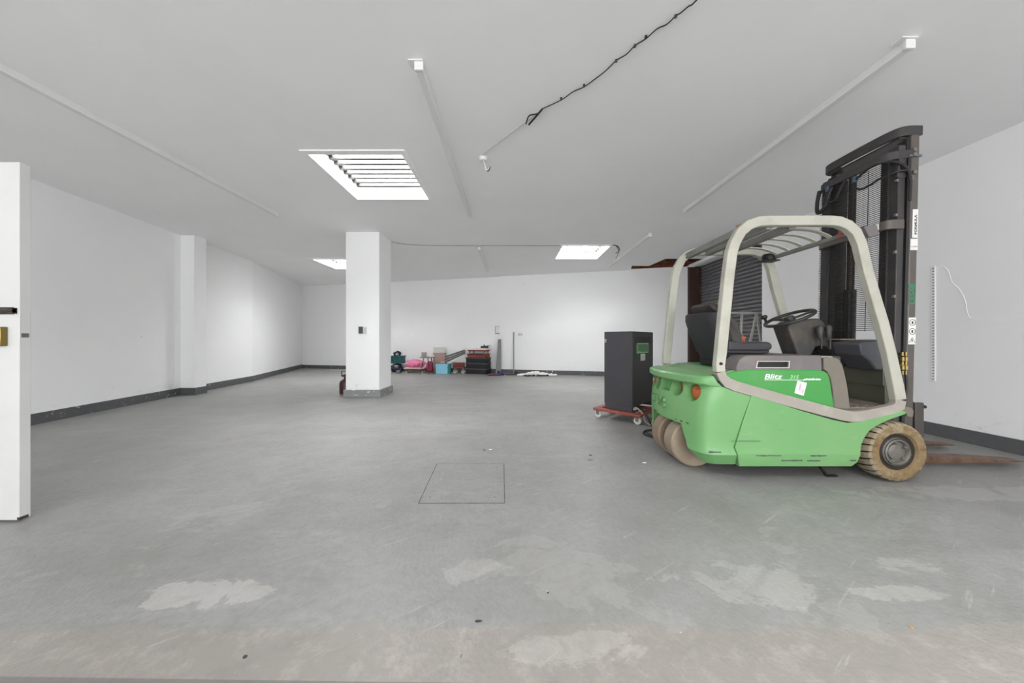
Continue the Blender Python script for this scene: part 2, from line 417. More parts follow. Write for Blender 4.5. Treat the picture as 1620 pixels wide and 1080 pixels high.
struct('trim_1', MB().prism([(-6.38, 6.10), (-6.195, 6.10), (-6.195, 6.34), (-6.38, 6.34), (-6.55, 6.34), (-6.50, 6.10)], 0, ZC, 'z'), M_wall, smooth=0)
# back wall: slanted, the left part set 8 cm further back
XS = -.40
bl = [(-8.1, ybw(-8.1) + .08), (XS, ybw(XS) + .08), (XS, ybw(XS) + .33), (-8.1, ybw(-8.1) + .33)]
br = [(XS, ybw(XS)), (5.0, ybw(5.0)), (5.0, ybw(5.0) + .3), (XS, ybw(XS) + .3)]
struct('wall_back', MB().prism(bl, 0, ZC, 'z').prism(br, 0, ZC, 'z'), M_wall, smooth=0)
XR = 4.77
struct('wall_right', MB().prism([(XR, Y0), (5.35, Y0), (5.35, 5.97), (XR, 5.97)], 0, ZC, 'z'), M_wall, smooth=0)
# lintel over the shutter
struct('trim_2', MB().box(4.80, 4.94, 5.97, 8.5, 3.045, ZC), M_wall, smooth=0)
# skirting bands
def band(pts, side, t=.018, h=.14, name='baseboard_left'):
    mb = MB(); n = len(pts)
    for i in range(n - 1):
        a, b = Vector(pts[i]), Vector(pts[i + 1]); d = (b - a).normalized(); nn = Vector((d.y, -d.x)) * side * t
        mb.prism([a, b, b + nn, a + nn], 0.0, h, 'z')
    return struct(name, mb, M_base, smooth=0)
band(LW[:3] + [(-6.47, 6.10), (-6.195, 6.10), (-6.195, 6.34), (-6.49, 6.34)] + LW[3:], 1, name='baseboard_left')
band([(-8.02, ybw(-8.02) + .08), (XS, ybw(XS) + .08)], 1, h=.125, name='baseboard_back')
band([(XS, ybw(XS)), (4.9, ybw(4.9))], 1, h=.13, name='baseboard_back')
band([(XR, 5.97), (XR, Y0)], 1, h=.14, name='baseboard_right')

# column
cx0, cx1, cy0, cy1 = -3.135, -2.503, 5.90, 6.47
colm = struct('trim_3', MB().box(cx0, cx1, cy0, cy1, 0, ZC), M_wall, bevel=.006)
cb = MB(); t = .03
cb.box(cx0 - t, cx1 + t, cy0 - t, cy0, 0, .135).box(cx0 - t, cx1 + t, cy1, cy1 + t, 0, .135).box(cx0 - t, cx0, cy0, cy1, 0, .135).box(cx1, cx1 + t, cy0, cy1, 0, .135)
struct('baseboard_column', cb, mat('light_grey_chipped_paint', (132, 133, 134), .5, extra=lambda *a_: base_extra(*a_, lo=.595)), bevel=.004)
# switch on column
t_ = thing('light_switch', (at(573, 522, 5.9).x, 5.9, 1.2), 'small double switch plate on the front of the square white column', 'switch')
a = at(568, 516.5, 5.9); b = at(574, 527.5, 5.9)
obj('switch_plate', MB().box(a.x, b.x, 5.875, 5.9, b.z, a.z), M_sw, t_, bevel=.003)
obj('blank_plate', MB().box(b.x + .005, b.x + .075, 5.885, 5.9, b.z, a.z - .01), mat('pale_plate', (205, 205, 202), .5), t_, bevel=.003, label='pale blank half')

# ceiling void seen through the broken corner
vz = ZC + .3
cav = MB(); n = len(hole)
cav.prism(hole, vz - .01, vz + .02, 'z')
for i in range(n):
    a, b = Vector(hole[i]), Vector(hole[(i + 1) % n]); cav.add([(a.x, a.y, ZC + .012), (b.x, b.y, ZC + .012), (b.x, b.y, vz), (a.x, a.y, vz)], [(0, 1, 2, 3)])
c_ = Vector((4.2, 8.3))
cav.v = [Vector((c_.x + (p.x - c_.x) * .995, c_.y + (p.y - c_.y) * .995, p.z)) for p in cav.v]
struct('trim_4', cav, M_timber, smooth=0)
jo = MB()
for y in (8.05, 8.42): jo.box(3.5, 4.88, y, y + .05, ZC + .1, ZC + .28)
for i, y in enumerate((8.05, 8.42)):
    struct('trim_%d' % (5 + i), MB().box(3.9, 4.88, y, y + .05, ZC + .06, ZC + .28), M_timber, smooth=0)

# roller shutter in the recess of the right wall
sh = thing('roller_shutter', (5.27, 7.4, 0), 'dark grey ribbed steel roller shutter closed in the right wall behind the forklift', 'shutter')
prof = []; z = .02
while z < 3.2:
    for dz, dx in ((0, .004), (.010, -.026), (.036, -.036), (.062, -.026), (.074, .004), (.081, .010)): prof.append((5.27 + dx, z + dz))
    z += .088
n = len(prof); mb = MB()
mb.add([(x, 5.98, zz) for x, zz in prof] + [(x, 8.76, zz) for x, zz in prof] + [(5.31, 5.98, .02), (5.31, 5.98, prof[-1][1]), (5.31, 8.76, .02), (5.31, 8.76, prof[-1][1])],
       [[i, i + 1, n + i + 1, n + i] for i in range(n - 1)] + [[2 * n, 2 * n + 1, 2 * n + 3, 2 * n + 2]])
mb.f = [f for f in mb.f]
obj('slat_curtain', mb, M_shut, sh, smooth=50)
obj('bottom_rail', MB().box(5.235, 5.3, 5.99, 8.75, 0, .07), M_shut, sh, bevel=.005)
obj('guide_channel', MB().box(5.2, 5.30, 8.66, 8.70, .0, 3.1), M_jamb, sh)
obj('guide_channel', MB().box(5.2, 5.30, 5.98, 6.01, .0, 3.1), M_jamb, sh)
struct('door_1', MB().box(4.935, 5.32, 8.70, 8.84, 0, ZC), M_jamb, smooth=0)
struct('wall_shutter_back', MB().box(5.35, 5.6, 5.8, 9.2, 0, SKYTOP), M_jamb, smooth=0)

# ------------------------------------------------------------------ skylights: lining, grille (the last two are added, out of view)
for k, (x0, x1, y0, y1) in enumerate(SKY):
    mb = MB(); o_ = .055
    for bx in ((x0 - o_, x1 + o_, y0 - o_ - .02, y0), (x0 - o_, x1 + o_, y1, y1 + o_), (x0 - o_, x0, y0, y1), (x1, x1 + o_, y0, y1)):
        mb.box(*bx, ZC - .012, ZC + .002)
    fr = struct('real_or_added_window_%d' % (k + 1), mb, M_ceil, bevel=.003)
    zz = 3.275
    nb = 10
    for i in range(nb):
        y = y1 - .02 - i * (.165 if k in (1, 2) else .113)
        if y < y0 + .01: break
        obj('grille_bar', MB().box(x0 + .005, x1 - .005, y - .020 - (.008 if k in (1, 2) else 0), y + .020 + (.008 if k in (1, 2) else 0), zz, zz + (.024 if k in (1, 2) else .045)), M_bar, fr)
    sx = x1 - .04 if k == 2 else x0
    obj('grille_rail', MB().box(sx + .003, sx + .05, y0 + .02, y1 - .01, zz + .03, zz + .06), M_bar, fr)
    obj('glazing_bar', MB().box((x0 + x1) / 2 - .02, (x0 + x1) / 2 + .02, y0 + .01, y0 + .5, 3.50, 3.53), M_glaze, fr)

# ------------------------------------------------------------------ ceiling battens
def batten(x, y0, y1, label):
    t_ = thing('light_batten', (x, (y0 + y1) / 2, ZC - .06), label, 'light fitting', group='bare white strip light battens on the ceiling')
    obj('batten_body', MB().prism([(x - .03, ZC - .06), (x + .03, ZC - .06), (x + .024, ZC), (x - .024, ZC)], y0, y1), M_white, t_, bevel=.004)
    for y, d in ((y0, -1), (y1, 1)):
        obj('end_cap', MB().box(x - .033, x + .033, min(y, y + d * .022), max(y, y + d * .022), ZC - .064, ZC), M_white, t_, bevel=.004)
    obj('mounting_plate', MB().box(x - .075, x + .03, y0 - .035, y0 + .03, ZC - .006, ZC), M_white, t_)
batten(-3.77, 2.1, 4.98, 'white strip light batten without tube on the ceiling at left above the door')
batten(-.68, 2.30, 5.03, 'white strip light batten without tube right of the large nearest skylight')
batten(2.69, 2.13, 4.84, 'white strip light batten on the ceiling above the forklift mast')
batten(-.72, 6.88, 9.1, 'short far strip light batten on the ceiling in front of the back wall')
batten(2.64, 6.0, 8.5, 'far strip light batten just right of the far right skylight')

# cables on the ceiling
def ceil_pt(px, py, dz=0): Y = (ZC - H) * F / (HY - py); return Vector(((px - 810) / F * Y, Y, ZC - .008 - dz))
z6 = lambda x, y: (740 + x / 3.724, y / 3.724)
pts = [z6(*p) for p in ((1420, -90), (1330, 0), (1300, 30), (1255, 57), (1225, 87), (1172, 125), (1115, 163), (1050, 210), (985, 262), (935, 303), (875, 350), (812, 402), (740, 467), (685, 497), (620, 535), (550, 575), (440, 635))]
cab = [ceil_pt(x, y, .012 * (i % 2)) for i, (x, y) in enumerate(pts)]
ct = thing('ceiling_cable', cab[8], 'thin black sagging cable clipped across the ceiling to the small ceiling rose', 'cable')
obj('cable_run', MB().tube(smooth_path(cab, 5), .0042, 6), M_cable, ct)
e = cab[-1]
obj('loose_end', MB().tube(smooth_path([e, ceil_pt(*z6(415, 650), .02), ceil_pt(*z6(362, 657), .03), ceil_pt(*z6(343, 693), .05)], 5), .006, 6), M_cable, ct)
obj('loose_end', MB().tube(smooth_path([e, ceil_pt(*z6(400, 670), .02), ceil_pt(*z6(360, 710), .03)], 5), .008, 6), M_cable, ct)
obj('painted_run', MB().tube([e, ceil_pt(*z6(85, 905), 0)], .005, 6), M_gcable, ct, label='white painted stretch')
for i in (4, 7, 8, 10, 13, 15):
    obj('cable_clip', MB().box(cab[i].x - .007, cab[i].x + .007, cab[i].y - .006, cab[i].y + .006, ZC - .018, ZC), M_black if i % 2 else M_sw, ct)
p = ceil_pt(*z6(92, 930))
rs = thing('ceiling_rose', (p.x, p.y, ZC), 'small white ceiling rose with a short black flex end hanging', 'ceiling rose')
obj('rose_body', MB().lathe([(.0, -.035), (.035, -.033), (.045, -.02), (.05, 0)], (p.x, p.y, ZC)), M_white, rs)
obj('hanging_flex', MB().tube(smooth_path([(p.x, p.y, ZC - .03), (p.x + .02, p.y, ZC - .08), (p.x + .03, p.y + .02, ZC - .13), (p.x + .07, p.y + .02, ZC - .10)], 5), .006, 6), M_white, rs)
obj('flex_end', MB().tube(smooth_path([(p.x + .035, p.y + .02, ZC - .135), (p.x + .06, p.y + .02, ZC - .13), (p.x + .075, p.y + .02, ZC - .09)], 5), .006, 6), M_cable, rs)
pts = [(619.8, 381.5), (630, 384), (650, 386.5), (690, 387.8), (750, 388), (820, 388), (885, 388), (970, 387)]
cab = [ceil_pt(x, y) for x, y in pts]
c2 = thing('ceiling_cable', cab[4], 'long grey cable crossing the ceiling from the column to the far right skylight', 'cable')
obj('cable_run', MB().tube(smooth_path(cab, 4), .006, 6), mat('grey_cable', (150, 150, 148), .6), c2)
e = cab[-1]
obj('loose_end', MB().tube(smooth_path([e, e + Vector((.09, 0, -.02)), e + Vector((.13, -.02, -.10)), e + Vector((.09, .0, -.2)), e + Vector((.05, 0, -.28))], 5), .010, 6), M_cable, c2)
obj('loose_end', MB().tube(smooth_path([e + Vector((.07, 0, -.02)), e + Vector((.12, 0, -.12)), e + Vector((.06, .02, -.17))], 5), .008, 6), M_cable, c2)

# ------------------------------------------------------------------ door leaf at the left edge
dy = 1.85
dr = thing('door', (-3.4, dy, 0), 'open white painted door leaf at the left edge with bolt and brass lock', 'door')
dl = -3.85; dx = (30.5 - 810) / F * dy
obj('door_leaf', MB().box(dl, dx, dy, dy + .045, .012, 2.13), M_door, dr, bevel=.003)
z1 = H - (487 - HY) / F * dy; z0 = H - (496 - HY) / F * dy
bx = (27.5 - 810) / F * dy
obj('bolt', MB().cyl((dl + .3, dy - .012, (z0 + z1) / 2), (bx, dy - .012, (z0 + z1) / 2), .011, 12).box(dl + .3, bx - .02, dy - .006, dy, z0 - .004, z1 + .004).box(bx - .03, bx, dy - .02, dy, z0, z1), mat('dark_bronze_bolt', (74, 62, 56), .35, .8), dr, bevel=.001)
z1 = H - (517 - HY) / F * dy; z0 = H - (547 - HY) / F * dy; bx = (12.5 - 810) / F * dy
obj('lock_case', MB().box(bx - .11, bx, dy - .028, dy, z0, z1).lathe([(.014, -.012), (.018, 0), (.018, .01)], (bx - .045, dy - .03, (z0 + z1) / 2), 'y'), M_brass, dr, bevel=.004)
obj('latch_plate', MB().box(dx - .0, dx + .0015, dy + .008, dy + .036, z0 + .05, z0 + .075), M_steel, dr)
obj('bottom_chip', MB().box(dx - .012, dx + .001, dy - .001, dy + .035, .012, .03), M_darkwood, dr)

# floor access cover
A = at(661, 797, 2.055); 
cv = thing('access_cover', (-.35, 2.39, 0), 'square grey access cover set flush in the concrete floor', 'access cover')
q = [(-.618, 2.06), (-.045, 2.062), (-.068, 2.725), (-.655, 2.72)]
def inset(poly, d):
    c = sum((Vector(p) for p in poly), Vector((0, 0))) / len(poly)
    return [Vector(p) + (c - Vector(p)).normalized() * d for p in poly]
obj('frame_gap', MB().prism(q, .0002, .0016, 'z'), mat('dirt_filled_gap', (72, 70, 66), .9, wear=[(12, (112, 110, 106), .45, .7)]), cv, smooth=0)
obj('cover_plate', MB().prism(inset(q, .009), .0003, .003, 'z'), M_floor, cv, smooth=0)
for kx, ky in ((-.56, 2.14), (-.12, 2.14), (-.13, 2.64)):
    obj('keyhole', MB().lathe([(.0, .0032), (.006, .0032), (.006, .003)], (kx, ky, 0), seg=10), M_sw, cv)

# ------------------------------------------------------------------ FORKLIFT
YN, YF, YC = 2.37, 3.33, 2.85
fk = thing('forklift', (2.3, YC, 0), 'green electric forklift truck with cream overhead guard and tall dark mast', 'forklift')
def yz_profile(x0, x1):
    return MB().prism([(2.40, .10), (2.37, .205), (2.372, .225), (2.376, .26), (2.374, .5), (2.37, 1.2), (3.33, 1.2), (3.326, .5), (3.324, .26), (3.328, .225), (3.33, .205), (3.30, .10)], x0, x1, 'x')
STRIP_LOW = [(x_, z_ - .011) for x_, z_ in PX([(1128, 570), (1129.5, 583), (1131, 595), (1135, 602), (1142, 609), (1157.6, 615.5), (1189, 625), (1270, 648), (1322, 662.8), (1343, 667), (1360, 665.8), (1398, 656.5), (1427, 649)])]
# counterweight
half = [(2.0, 2.37), (1.62, 2.37), (1.54, 2.373), (1.50, 2.385), (1.468, 2.41), (1.446, 2.45), (1.428, 2.51), (1.40, 2.61), (1.38, 2.72), (1.37, YC)]
ring0 = half + [(x, 2 * YC - y) for x, y in half[-2::-1]]
levels = [(.112, .055, .06), (.125, .045, .05), (.205, .0, .0), (.225, 0, .004), (.26, .004, .012), (.36, .0, .012), (.50, 0, .008), (.60, .012, 0), (.70, .04, 0), (.722, .05, 0), (.730, .0, 0), (.742, -.018, 0), (.785, -.018, 0), (.799, .0, .006), (.83, .22, .02)]
mb = MB(); n = len(ring0); vs = []
for z, ix, iy in levels:
    for x, y in ring0:
        wgt = max(0, min(1, (1.72 - x) / .22)); vs.append((x + ix * wgt, YC + (y - YC) * (1 - iy / .48), z))
fs = [[k * n + i, k * n + (i + 1) % n, (k + 1) * n + (i + 1) % n, (k + 1) * n + i] for k in range(len(levels) - 1) for i in range(n)]
fs += [list(range(n))[::-1], [(len(levels) - 1) * n + i for i in range(n)]]
mb.add(vs, fs)
cw = obj('counterweight', mb, M_green, fk, smooth=0)
seam = PX([(1189, 625), (1163, 708), (1173, 740)])
sl = seam
trap = [(2.60, .385), (2.575, .30), (2.53, .20), (2.49, .15), (2.43, .05), (3.27, .05), (3.21, .15), (3.17, .20), (3.125, .30), (3.10, .385)]
cuts = [MB().prism([(sl[0][0] + .02, 1.2), (sl[0][0] - .004, sl[0][1]), (sl[1][0] - .004, sl[1][1]), (sl[2][0] - .004, sl[2][1]), (sl[2][0] - .004, .0), (2.3, 0), (2.3, 1.2)], 2.2, 3.5),
        MB().prism([(x, z) for x, z in STRIP_LOW] + [(3.1, 1.2), (1.522, 1.2)], 2.2, 3.5),
        MB().prism(trap, 1.1, 1.98, 'x')]
for yy, r in ((2.515, .068), (2.675, .060), (3.025, .060), (3.185, .068)):
    cuts.append(MB().lathe([(r, 0), (r, .275)], (1.22, yy, .655 if r > .065 else .662), 'x', 24))
cuts.append(MB().prism([(2.765, .715), (2.775, .625), (2.925, .625), (2.935, .715)], 1.2, 1.45, 'x'))
boolean(cw, cuts); fin(cw, .004, 24)
for yy, r, zz in ((2.515, .064, .655), (2.675, .056, .662), (3.025, .056, .662), (3.185, .064, .655)):
    obj('rear_lamp', MB().lathe([(0, -.02), (r * .6, -.016), (r, 0), (r, .012)], (1.482, yy, zz), 'x', 20), M_orange, fk, label='dirty orange rear lamp lens')
obj('embossed_lettering', text_mb('CESAB', (1.412, 3.12, .475), Vector((-.15, -1, 0)).normalized(), (0, 0, 1), .125, .012, xscale=.92), mat('chipped_green_lettering', (88, 128, 84), .5, wear=[(30, (120, 168, 112), .45, .55)]), fk)
# scuffs on counterweight edges are separate chips of bare metal
def chip(parent, x, y, z, l, h, axis='x'):
    m = MB(); k = 7
    top = [(-l / 2 + l * i / k, h / 2 * random.uniform(.3, 1)) for i in range(k + 1)]; bot = [(p[0], -h / 2 * random.uniform(.3, 1)) for p in top[::-1]]
    if axis == 'x': m.prism([(x + a, z + b) for a, b in top + bot], y - .0012, y)
    else: m.prism([(y + a, z + b) for a, b in top + bot], x - .0012, x, 'x')
    return m
for px, py, l in ((1216, 720.5, .19), (1295, 720.8, .12), (1255, 729, .16), (1290, 729.5, .1), (1180, 697.5, .22), (1352, 729, .05), (1131, 715, .09)):
    X, Z = PX([(px, py)])[0]; chips_y = 2.37 if Z > .205 else 2.37 + (.205 - Z) * .29
    obj('paint_scrape', chip(None, X, chips_y - .001, Z, l, .013 if l < .2 else .004), M_sw, fk, smooth=0, label='dark scrape')
for yv, l in ((2.60, .05), (2.66, .03), (2.54, .04), (2.70, .015), (3.0, .05)):
    X = 1.375 if yv > 2.8 else 1.37 + (2.85 - yv) * .13 + max(0, 2.62 - yv) * .16
    obj('paint_scrape', chip(None, X - .003, yv, .405, l, .018, 'y'), M_sw, fk, smooth=0, label='dark chip')
# chassis
ch_poly = [(sl[2][0] + .003, sl[2][1]), (2.604, .108), (2.638, .145), (2.642, .214), (2.655, .285), (2.682, .345), (2.72, .392), (2.79, .437), (2.87, .473), (2.985, .513), (2.992, .530), (2.958, .544)] + \
          [p for p in STRIP_LOW[::-1] if p[0] > sl[0][0] + .02] + [(sl[0][0] + .003, sl[0][1]), (sl[1][0] + .003, sl[1][1])]
chs = obj('chassis_panel', MB().prism(ch_poly, YN, YF), M_green, fk, smooth=0)
boolean(chs, [yz_profile(1.5, 3.3)], 'INTERSECT'); fin(chs, .004, 24)
obj('underbody', MB().box(2.0, 3.14, 2.58, 3.12, .10, .46).box(1.75, 2.6, 2.45, 3.25, .09, .112).box(1.76, 2.1, 2.5, 3.2, .11, .5), M_dark, fk)
obj('drive_housing', MB().box(1.50, 1.62, 2.83, 2.87, .12, .5).cyl((1.55, 2.85, .34), (1.55, 2.85, .5), .1, 16), M_dark, fk)
obj('ground_strap', MB().beam((2.40, 2.44, .09), (2.48, 2.47, .012), .02, .012).beam((2.48, 2.47, .006), (2.56, 2.47, .006), .025, .012), M_dark, fk)
# hood (green sides and rear deck)
hood = PX([(1129, 584), (1131, 592.5), (1152, 590), (1162, 587.3), (1186, 584.8), (1250, 584.6), (1296, 585), (1305, 587), (1310, 591), (1313, 598), (1320, 641), (1321, 665), (1270, 655), (1189, 634), (1150, 620), (1133, 606)], 2.43)[1:]
ho = obj('hood_side', MB().prism(hood, 2.43, 3.27), M_green2, fk, bevel=.008)
# dusty pale deck plate on top of the hood behind the seat
dk = PX([(1128, 593), (1131, 591.2), (1152, 588.7), (1162, 586.0), (1164.5, 586), (1164.5, 590), (1140, 594)], 2.43)
obj('rear_deck', MB().prism(dk, 2.445, 3.255), M_greentop, fk, bevel=.003)
cov = PX([(1164.5, 586.5), (1166, 579), (1170, 570), (1177, 563.5), (1186, 562.3), (1298, 562), (1300, 563), (1301, 586)], 2.44)
bc = obj('battery_cover', MB().prism(cov, 2.44, 3.26), M_cover, fk, smooth=0)
boolean(bc, [MB().box(1.5, 2.19, 2.595, 3.4, .7, 1.2)])
sx = PX([(1199, 572), (1248, 572), (1247, 580.8), (1197, 580.8)], 2.44)
boolean(bc, [MB().prism([(sx[0][0], sx[0][1]), (sx[1][0], sx[1][1]), (sx[2][0], sx[2][1]), (sx[3][0], sx[3][1])], 2.40, 2.54)]); fin(bc, .006, 40)
obj('cover_gap_shade', MB().prism(PX([(1299.5, 565), (1304, 566), (1305, 587), (1300, 586)], 2.44), 2.45, 3.25), M_dark, fk)  # solid dark strip in place of the shade between cover and panel
obj('slot_shade', MB().prism(PX([(1197.5, 571), (1249, 571), (1248.5, 581.5), (1196, 581.5)], 2.44), 2.455, 2.46), M_dark, fk)  # black sheet just inside the opening paints the shade of the slot
mb = MB(); sxo = PX([(1197.5, 570.8), (1249.3, 570.8), (1248.2, 582), (1195.2, 582)], 2.44)
pth = sx; 
for i in range(4):
    a, b = sx[i], sx[(i + 1) % 4]; ao, bo = sxo[i], sxo[(i + 1) % 4]
    mb.prism([a, b, bo, ao], 2.436, 2.442)
obj('slot_trim', mb, mat('pale_slot_trim', (196, 190, 192), .5), fk, label='pale raised rim around the slot')
fp = PX([(1302.5, 566), (1312, 564.8), (1321, 565.5), (1327, 568.5), (1331.5, 576), (1335, 588), (1339, 606), (1342, 626), (1344, 648), (1320, 652), (1316.5, 612), (1313, 597), (1308, 588), (1302.8, 584)], 2.44)
obj('hood_front_panel', MB().prism(fp, 2.435, 3.265), M_front, fk, bevel=.006)
obj('cover_edge', MB().prism(PX([(1299, 563.5), (1317, 563.5), (1317, 566), (1299, 566)], 2.46), 2.46, 2.6), mat('pale_grey_edge', (168, 162, 154), .6), fk)
# lettering and paper
yl = 2.4295
def htxt(txt, px, py, size, m, name, **k):
    X, Z = PX([(px, py)], 2.43)[0]
    return obj(name, text_mb(txt, (X, yl, Z), (1, 0, 0), (0, 0, 1), size, .0006, **k), m, fk, smooth=0)
htxt('Blitz', 1208.5, 599, .054, M_txtw, 'hood_lettering', shear=.25, bold=.0009, xscale=1.42)
htxt('315', 1249, 599, .040, mat('pale_green_lettering', (164, 212, 160), .5), 'hood_lettering', shear=.25, bold=.0006, xscale=1.15)
htxt('pininfarina', 1271, 601, .021, M_txtw, 'hood_lettering', shear=.4, bold=.0008, xscale=1.5)
q0 = PX([(1209.5, 600.3), (1271, 600.6), (1271, 601.3), (1209.5, 601)], 2.43)
obj('hood_stripe', MB().prism(q0, yl - .0006, yl), M_txtw, fk, smooth=0)
obj('paper_note', MB().prism(PX([(1261.5, 601.7), (1276.2, 605.5), (1271, 625.8), (1256.6, 621.5)], 2.43), yl - .0016, yl), M_paper, fk, smooth=0, label='white paper note stuck askew')
obj('note_print', MB().prism(PX([(1265, 606), (1268, 606.7), (1265.5, 618), (1262.5, 617)], 2.43), yl - .002, yl - .0015).prism(PX([(1269, 616), (1271.5, 616.6), (1270, 622), (1267.5, 621)], 2.43), yl - .002, yl - .0015), mat('faint_pink_print', (206, 176, 188), .8), fk, smooth=0)
# floor, mat, bulkhead
flp = obj('floor_plate', MB().box(2.44, 2.86, 2.432, 3.27, .50, .545).box(2.86, 3.05, 2.5, 3.27, .50, .545), M_bulk, fk)
fm = MB().box(2.53, 2.86, 2.44, 3.25, .545, .553).box(2.86, 3.04, 2.51, 3.25, .545, .553)
for i in range(10): fm.box(2.54 + i * .05, 2.558 + i * .05, 2.445 if i < 6 else 2.515, 3.24, .553, .559)
fm.box(2.56, 2.80, 2.52, 2.8, .553, .5605)
obj('floor_mat', fm, mat('dusty_rubber_mat', (130, 118, 108), .85, wear=[(7, (104, 92, 84), .45, .7)]), fk)
obj('bulkhead', MB().box(3.05, 3.09, 2.56, 3.27, .5, .95).box(3.035, 3.05, 2.56, 3.27, .70, .84), M_bulk, fk, bevel=.003)
# dashboard
obj('dashboard', MB().prism([(2.97, .86), (2.93, 1.055), (3.09, 1.085), (3.09, .86)], 2.80, 3.25), M_dash, fk, bevel=.01)
obj('dashboard_box', MB().prism([(2.98, .83), (2.93, .90), (2.865, .955), (2.845, 1.045), (2.87, 1.062), (3.08, 1.082), (3.08, .83)], 2.56, 2.78), M_dash, fk, bevel=.012, label='raised dark cover box with a sloping face')
obj('dashboard_tray', MB().box(2.94, 3.07, 2.80, 3.2, 1.076, 1.088), mat('bronze_dusty_tray', (146, 132, 110), .6), fk)
# steering column, wheel, levers
yc = 2.83
scn = obj('steering_column', MB().prism([(2.42, 1.195), (2.47, 1.235), (2.60, 1.262), (2.70, 1.268), (2.745, 1.235), (2.765, 1.16), (2.84, .56), (2.60, .56), (2.545, .80), (2.505, .96)], yc - .085, yc + .085), mat('worn_column_plastic', (62, 61, 60), .6, wear=[(5, (84, 77, 68), .48, .7)]), fk, bevel=.018, seg=3)
cs = Vector((2.505, yc, 1.272)); ang = R(24)
def tilt(p):
    x, y, z = p; return cs + Vector((x * math.cos(ang) - z * math.sin(ang), y, x * math.sin(ang) + z * math.cos(ang)))
ringp = [(.178 * math.cos(t_ * math.pi / 18), .178 * math.sin(t_ * math.pi / 18), 0) for t_ in range(36)]
sw = MB().tube(ringp, .0145, 10, closed=True); sw.lathe([(0, .018), (.035, .016), (.045, -.01), (.03, -.05)], (0, 0, 0), 'z', 20)
for a_ in (90, 210, 330):
    sw.beam((0, 0, -.012), (.17 * math.cos(R(a_)), .17 * math.sin(R(a_)), -.002), .035, .012)
sw.xf(tilt)
swo = obj('steering_wheel', sw, mat('black_wheel_rubber', (48, 46, 43), .45), scn, smooth=50)
kn = MB().lathe([(0, .075), (.02, .072), (.028, .058), (.022, .042), (.011, .036), (.011, .0)], (-.085, .152, .005), 'z', 16); kn.xf(tilt)
obj('spinner_knob', kn, M_dark, swo, smooth=50)
for i, (x, y, top) in enumerate(((2.66, 2.70, 1.20), (2.70, 2.76, 1.20), (2.735, 2.70, 1.205))):
    lv = obj('lever', MB().tube([(x + .01, y, 1.0), (x + .01, y, 1.08), (x - .005, y, 1.1), (x - .005, y, top - .02), (x, y, top)], .016, 8, radii=[.006, .008, .018, .026, .012]), mat('worn_lever_grip', (70, 68, 64), .5, wear=[(9, (50, 48, 46), .5, .7)]), fk, smooth=60)
gp = []
for i in range(6): gp += [(.085 - i * .007, .945 + i * .014), (.068 - i * .007, .952 + i * .014)]
gt = MB().lathe([(.085, .93)] + gp + [(0, 1.03)], (0, 0, 0), 'z', 20)
gt.v = [Vector((p.x + 2.70, p.y * .8 + 2.73, p.z)) for p in gt.v]
obj('lever_gaiter', gt, M_dark, fk, smooth=20)
obj('lever_console', MB().box(2.60, 2.80, 2.66, 2.82, .55, .94), M_dash, fk, bevel=.01)
# seat
sc_ = 2.83
def soft(mbx, name, m, parent, bev, sub=0, label=None):
    o = obj(name, mbx, m, parent, bevel=bev, seg=4, smooth=60, label=label); return o
base = soft(MB().box(1.80, 2.12, 2.63, 3.0, .845, .985), 'seat_base', M_black, fk, .01)
cush = MB().prism([(1.80, .985), (2.13, .985), (2.165, 1.0), (2.17, 1.04), (2.14, 1.062), (1.95, 1.055), (1.80, 1.075)], 2.60, 3.06)
soft(cush, 'seat_cushion', M_seat, fk, .018)
soft(MB().prism([(1.78, .965), (2.12, .958), (2.15, .975), (2.15, 1.0), (1.78, 1.0)], 2.61, 3.05), 'seat_pan', mat('seat_pan_black', (34, 33, 32), .5), fk, .008)
shell = MB(); rows = [(.90, 1.79, .11, .16), (.98, 1.755, .15, .19), (1.12, 1.70, .165, .215), (1.25, 1.655, .16, .215), (1.315, 1.645, .14, .20)]
# shell: each row is a rounded "U" in plan
vs = []; m = 9
for z, xr, hw, fw in rows:
    rowp = [(xr + .13, -fw), (xr + .055, -fw - .005), (xr + .012, -hw - .02), (xr, -hw + .02), (xr - .004, 0), (xr, hw - .02), (xr + .012, hw + .02), (xr + .055, fw + .005), (xr + .13, fw)]
    vs += [(x, sc_ + y, z) for x, y in rowp]
k = len(rows)
fs = [[i * m + j, i * m + j + 1, (i + 1) * m + j + 1, (i + 1) * m + j] for i in range(k - 1) for j in range(m - 1)]
fs += [[i * m + m - 1, i * m, (i + 1) * m, (i + 1) * m + m - 1] for i in range(k - 1)] + [list(range(m))[::-1], [(k - 1) * m + j for j in range(m)]]
shell.add(vs, fs)
obj('backrest_shell', shell, mat('dark_seat_shell', (44, 44, 48), .55, wear=[(4, (84, 76, 64), .6, .78)]), fk, bevel=.012, smooth=40)
bk = MB().prism([(1.86, 1.0), (1.83, 1.1), (1.77, 1.25), (1.715, 1.34), (1.69, 1.385), (1.715, 1.405), (1.76, 1.395), (1.80, 1.35), (1.87, 1.22), (1.92, 1.13), (1.925, 1.06), (1.90, 1.0)], 2.61, 3.05)
bk.xf(lambda p: (p[0], 2.83 + (p[1] - 2.83) * (1 - .42 * max(0, min(1, (p[2] - 1.22) / .18)) ** 1.5), p[2]))
soft(bk, 'backrest_cushion', mat('worn_seat_cushion', (58, 56, 54), .55, wear=[(6, (98, 92, 78), .52, .72)]), fk, .02)
obj('seat_tag', MB().blob((1.775, 2.66, 1.385), (.028, .02, .02), 3, .5), mat('orange_tag', (170, 112, 40), .6), fk, label='small orange scrap on top of the backrest')
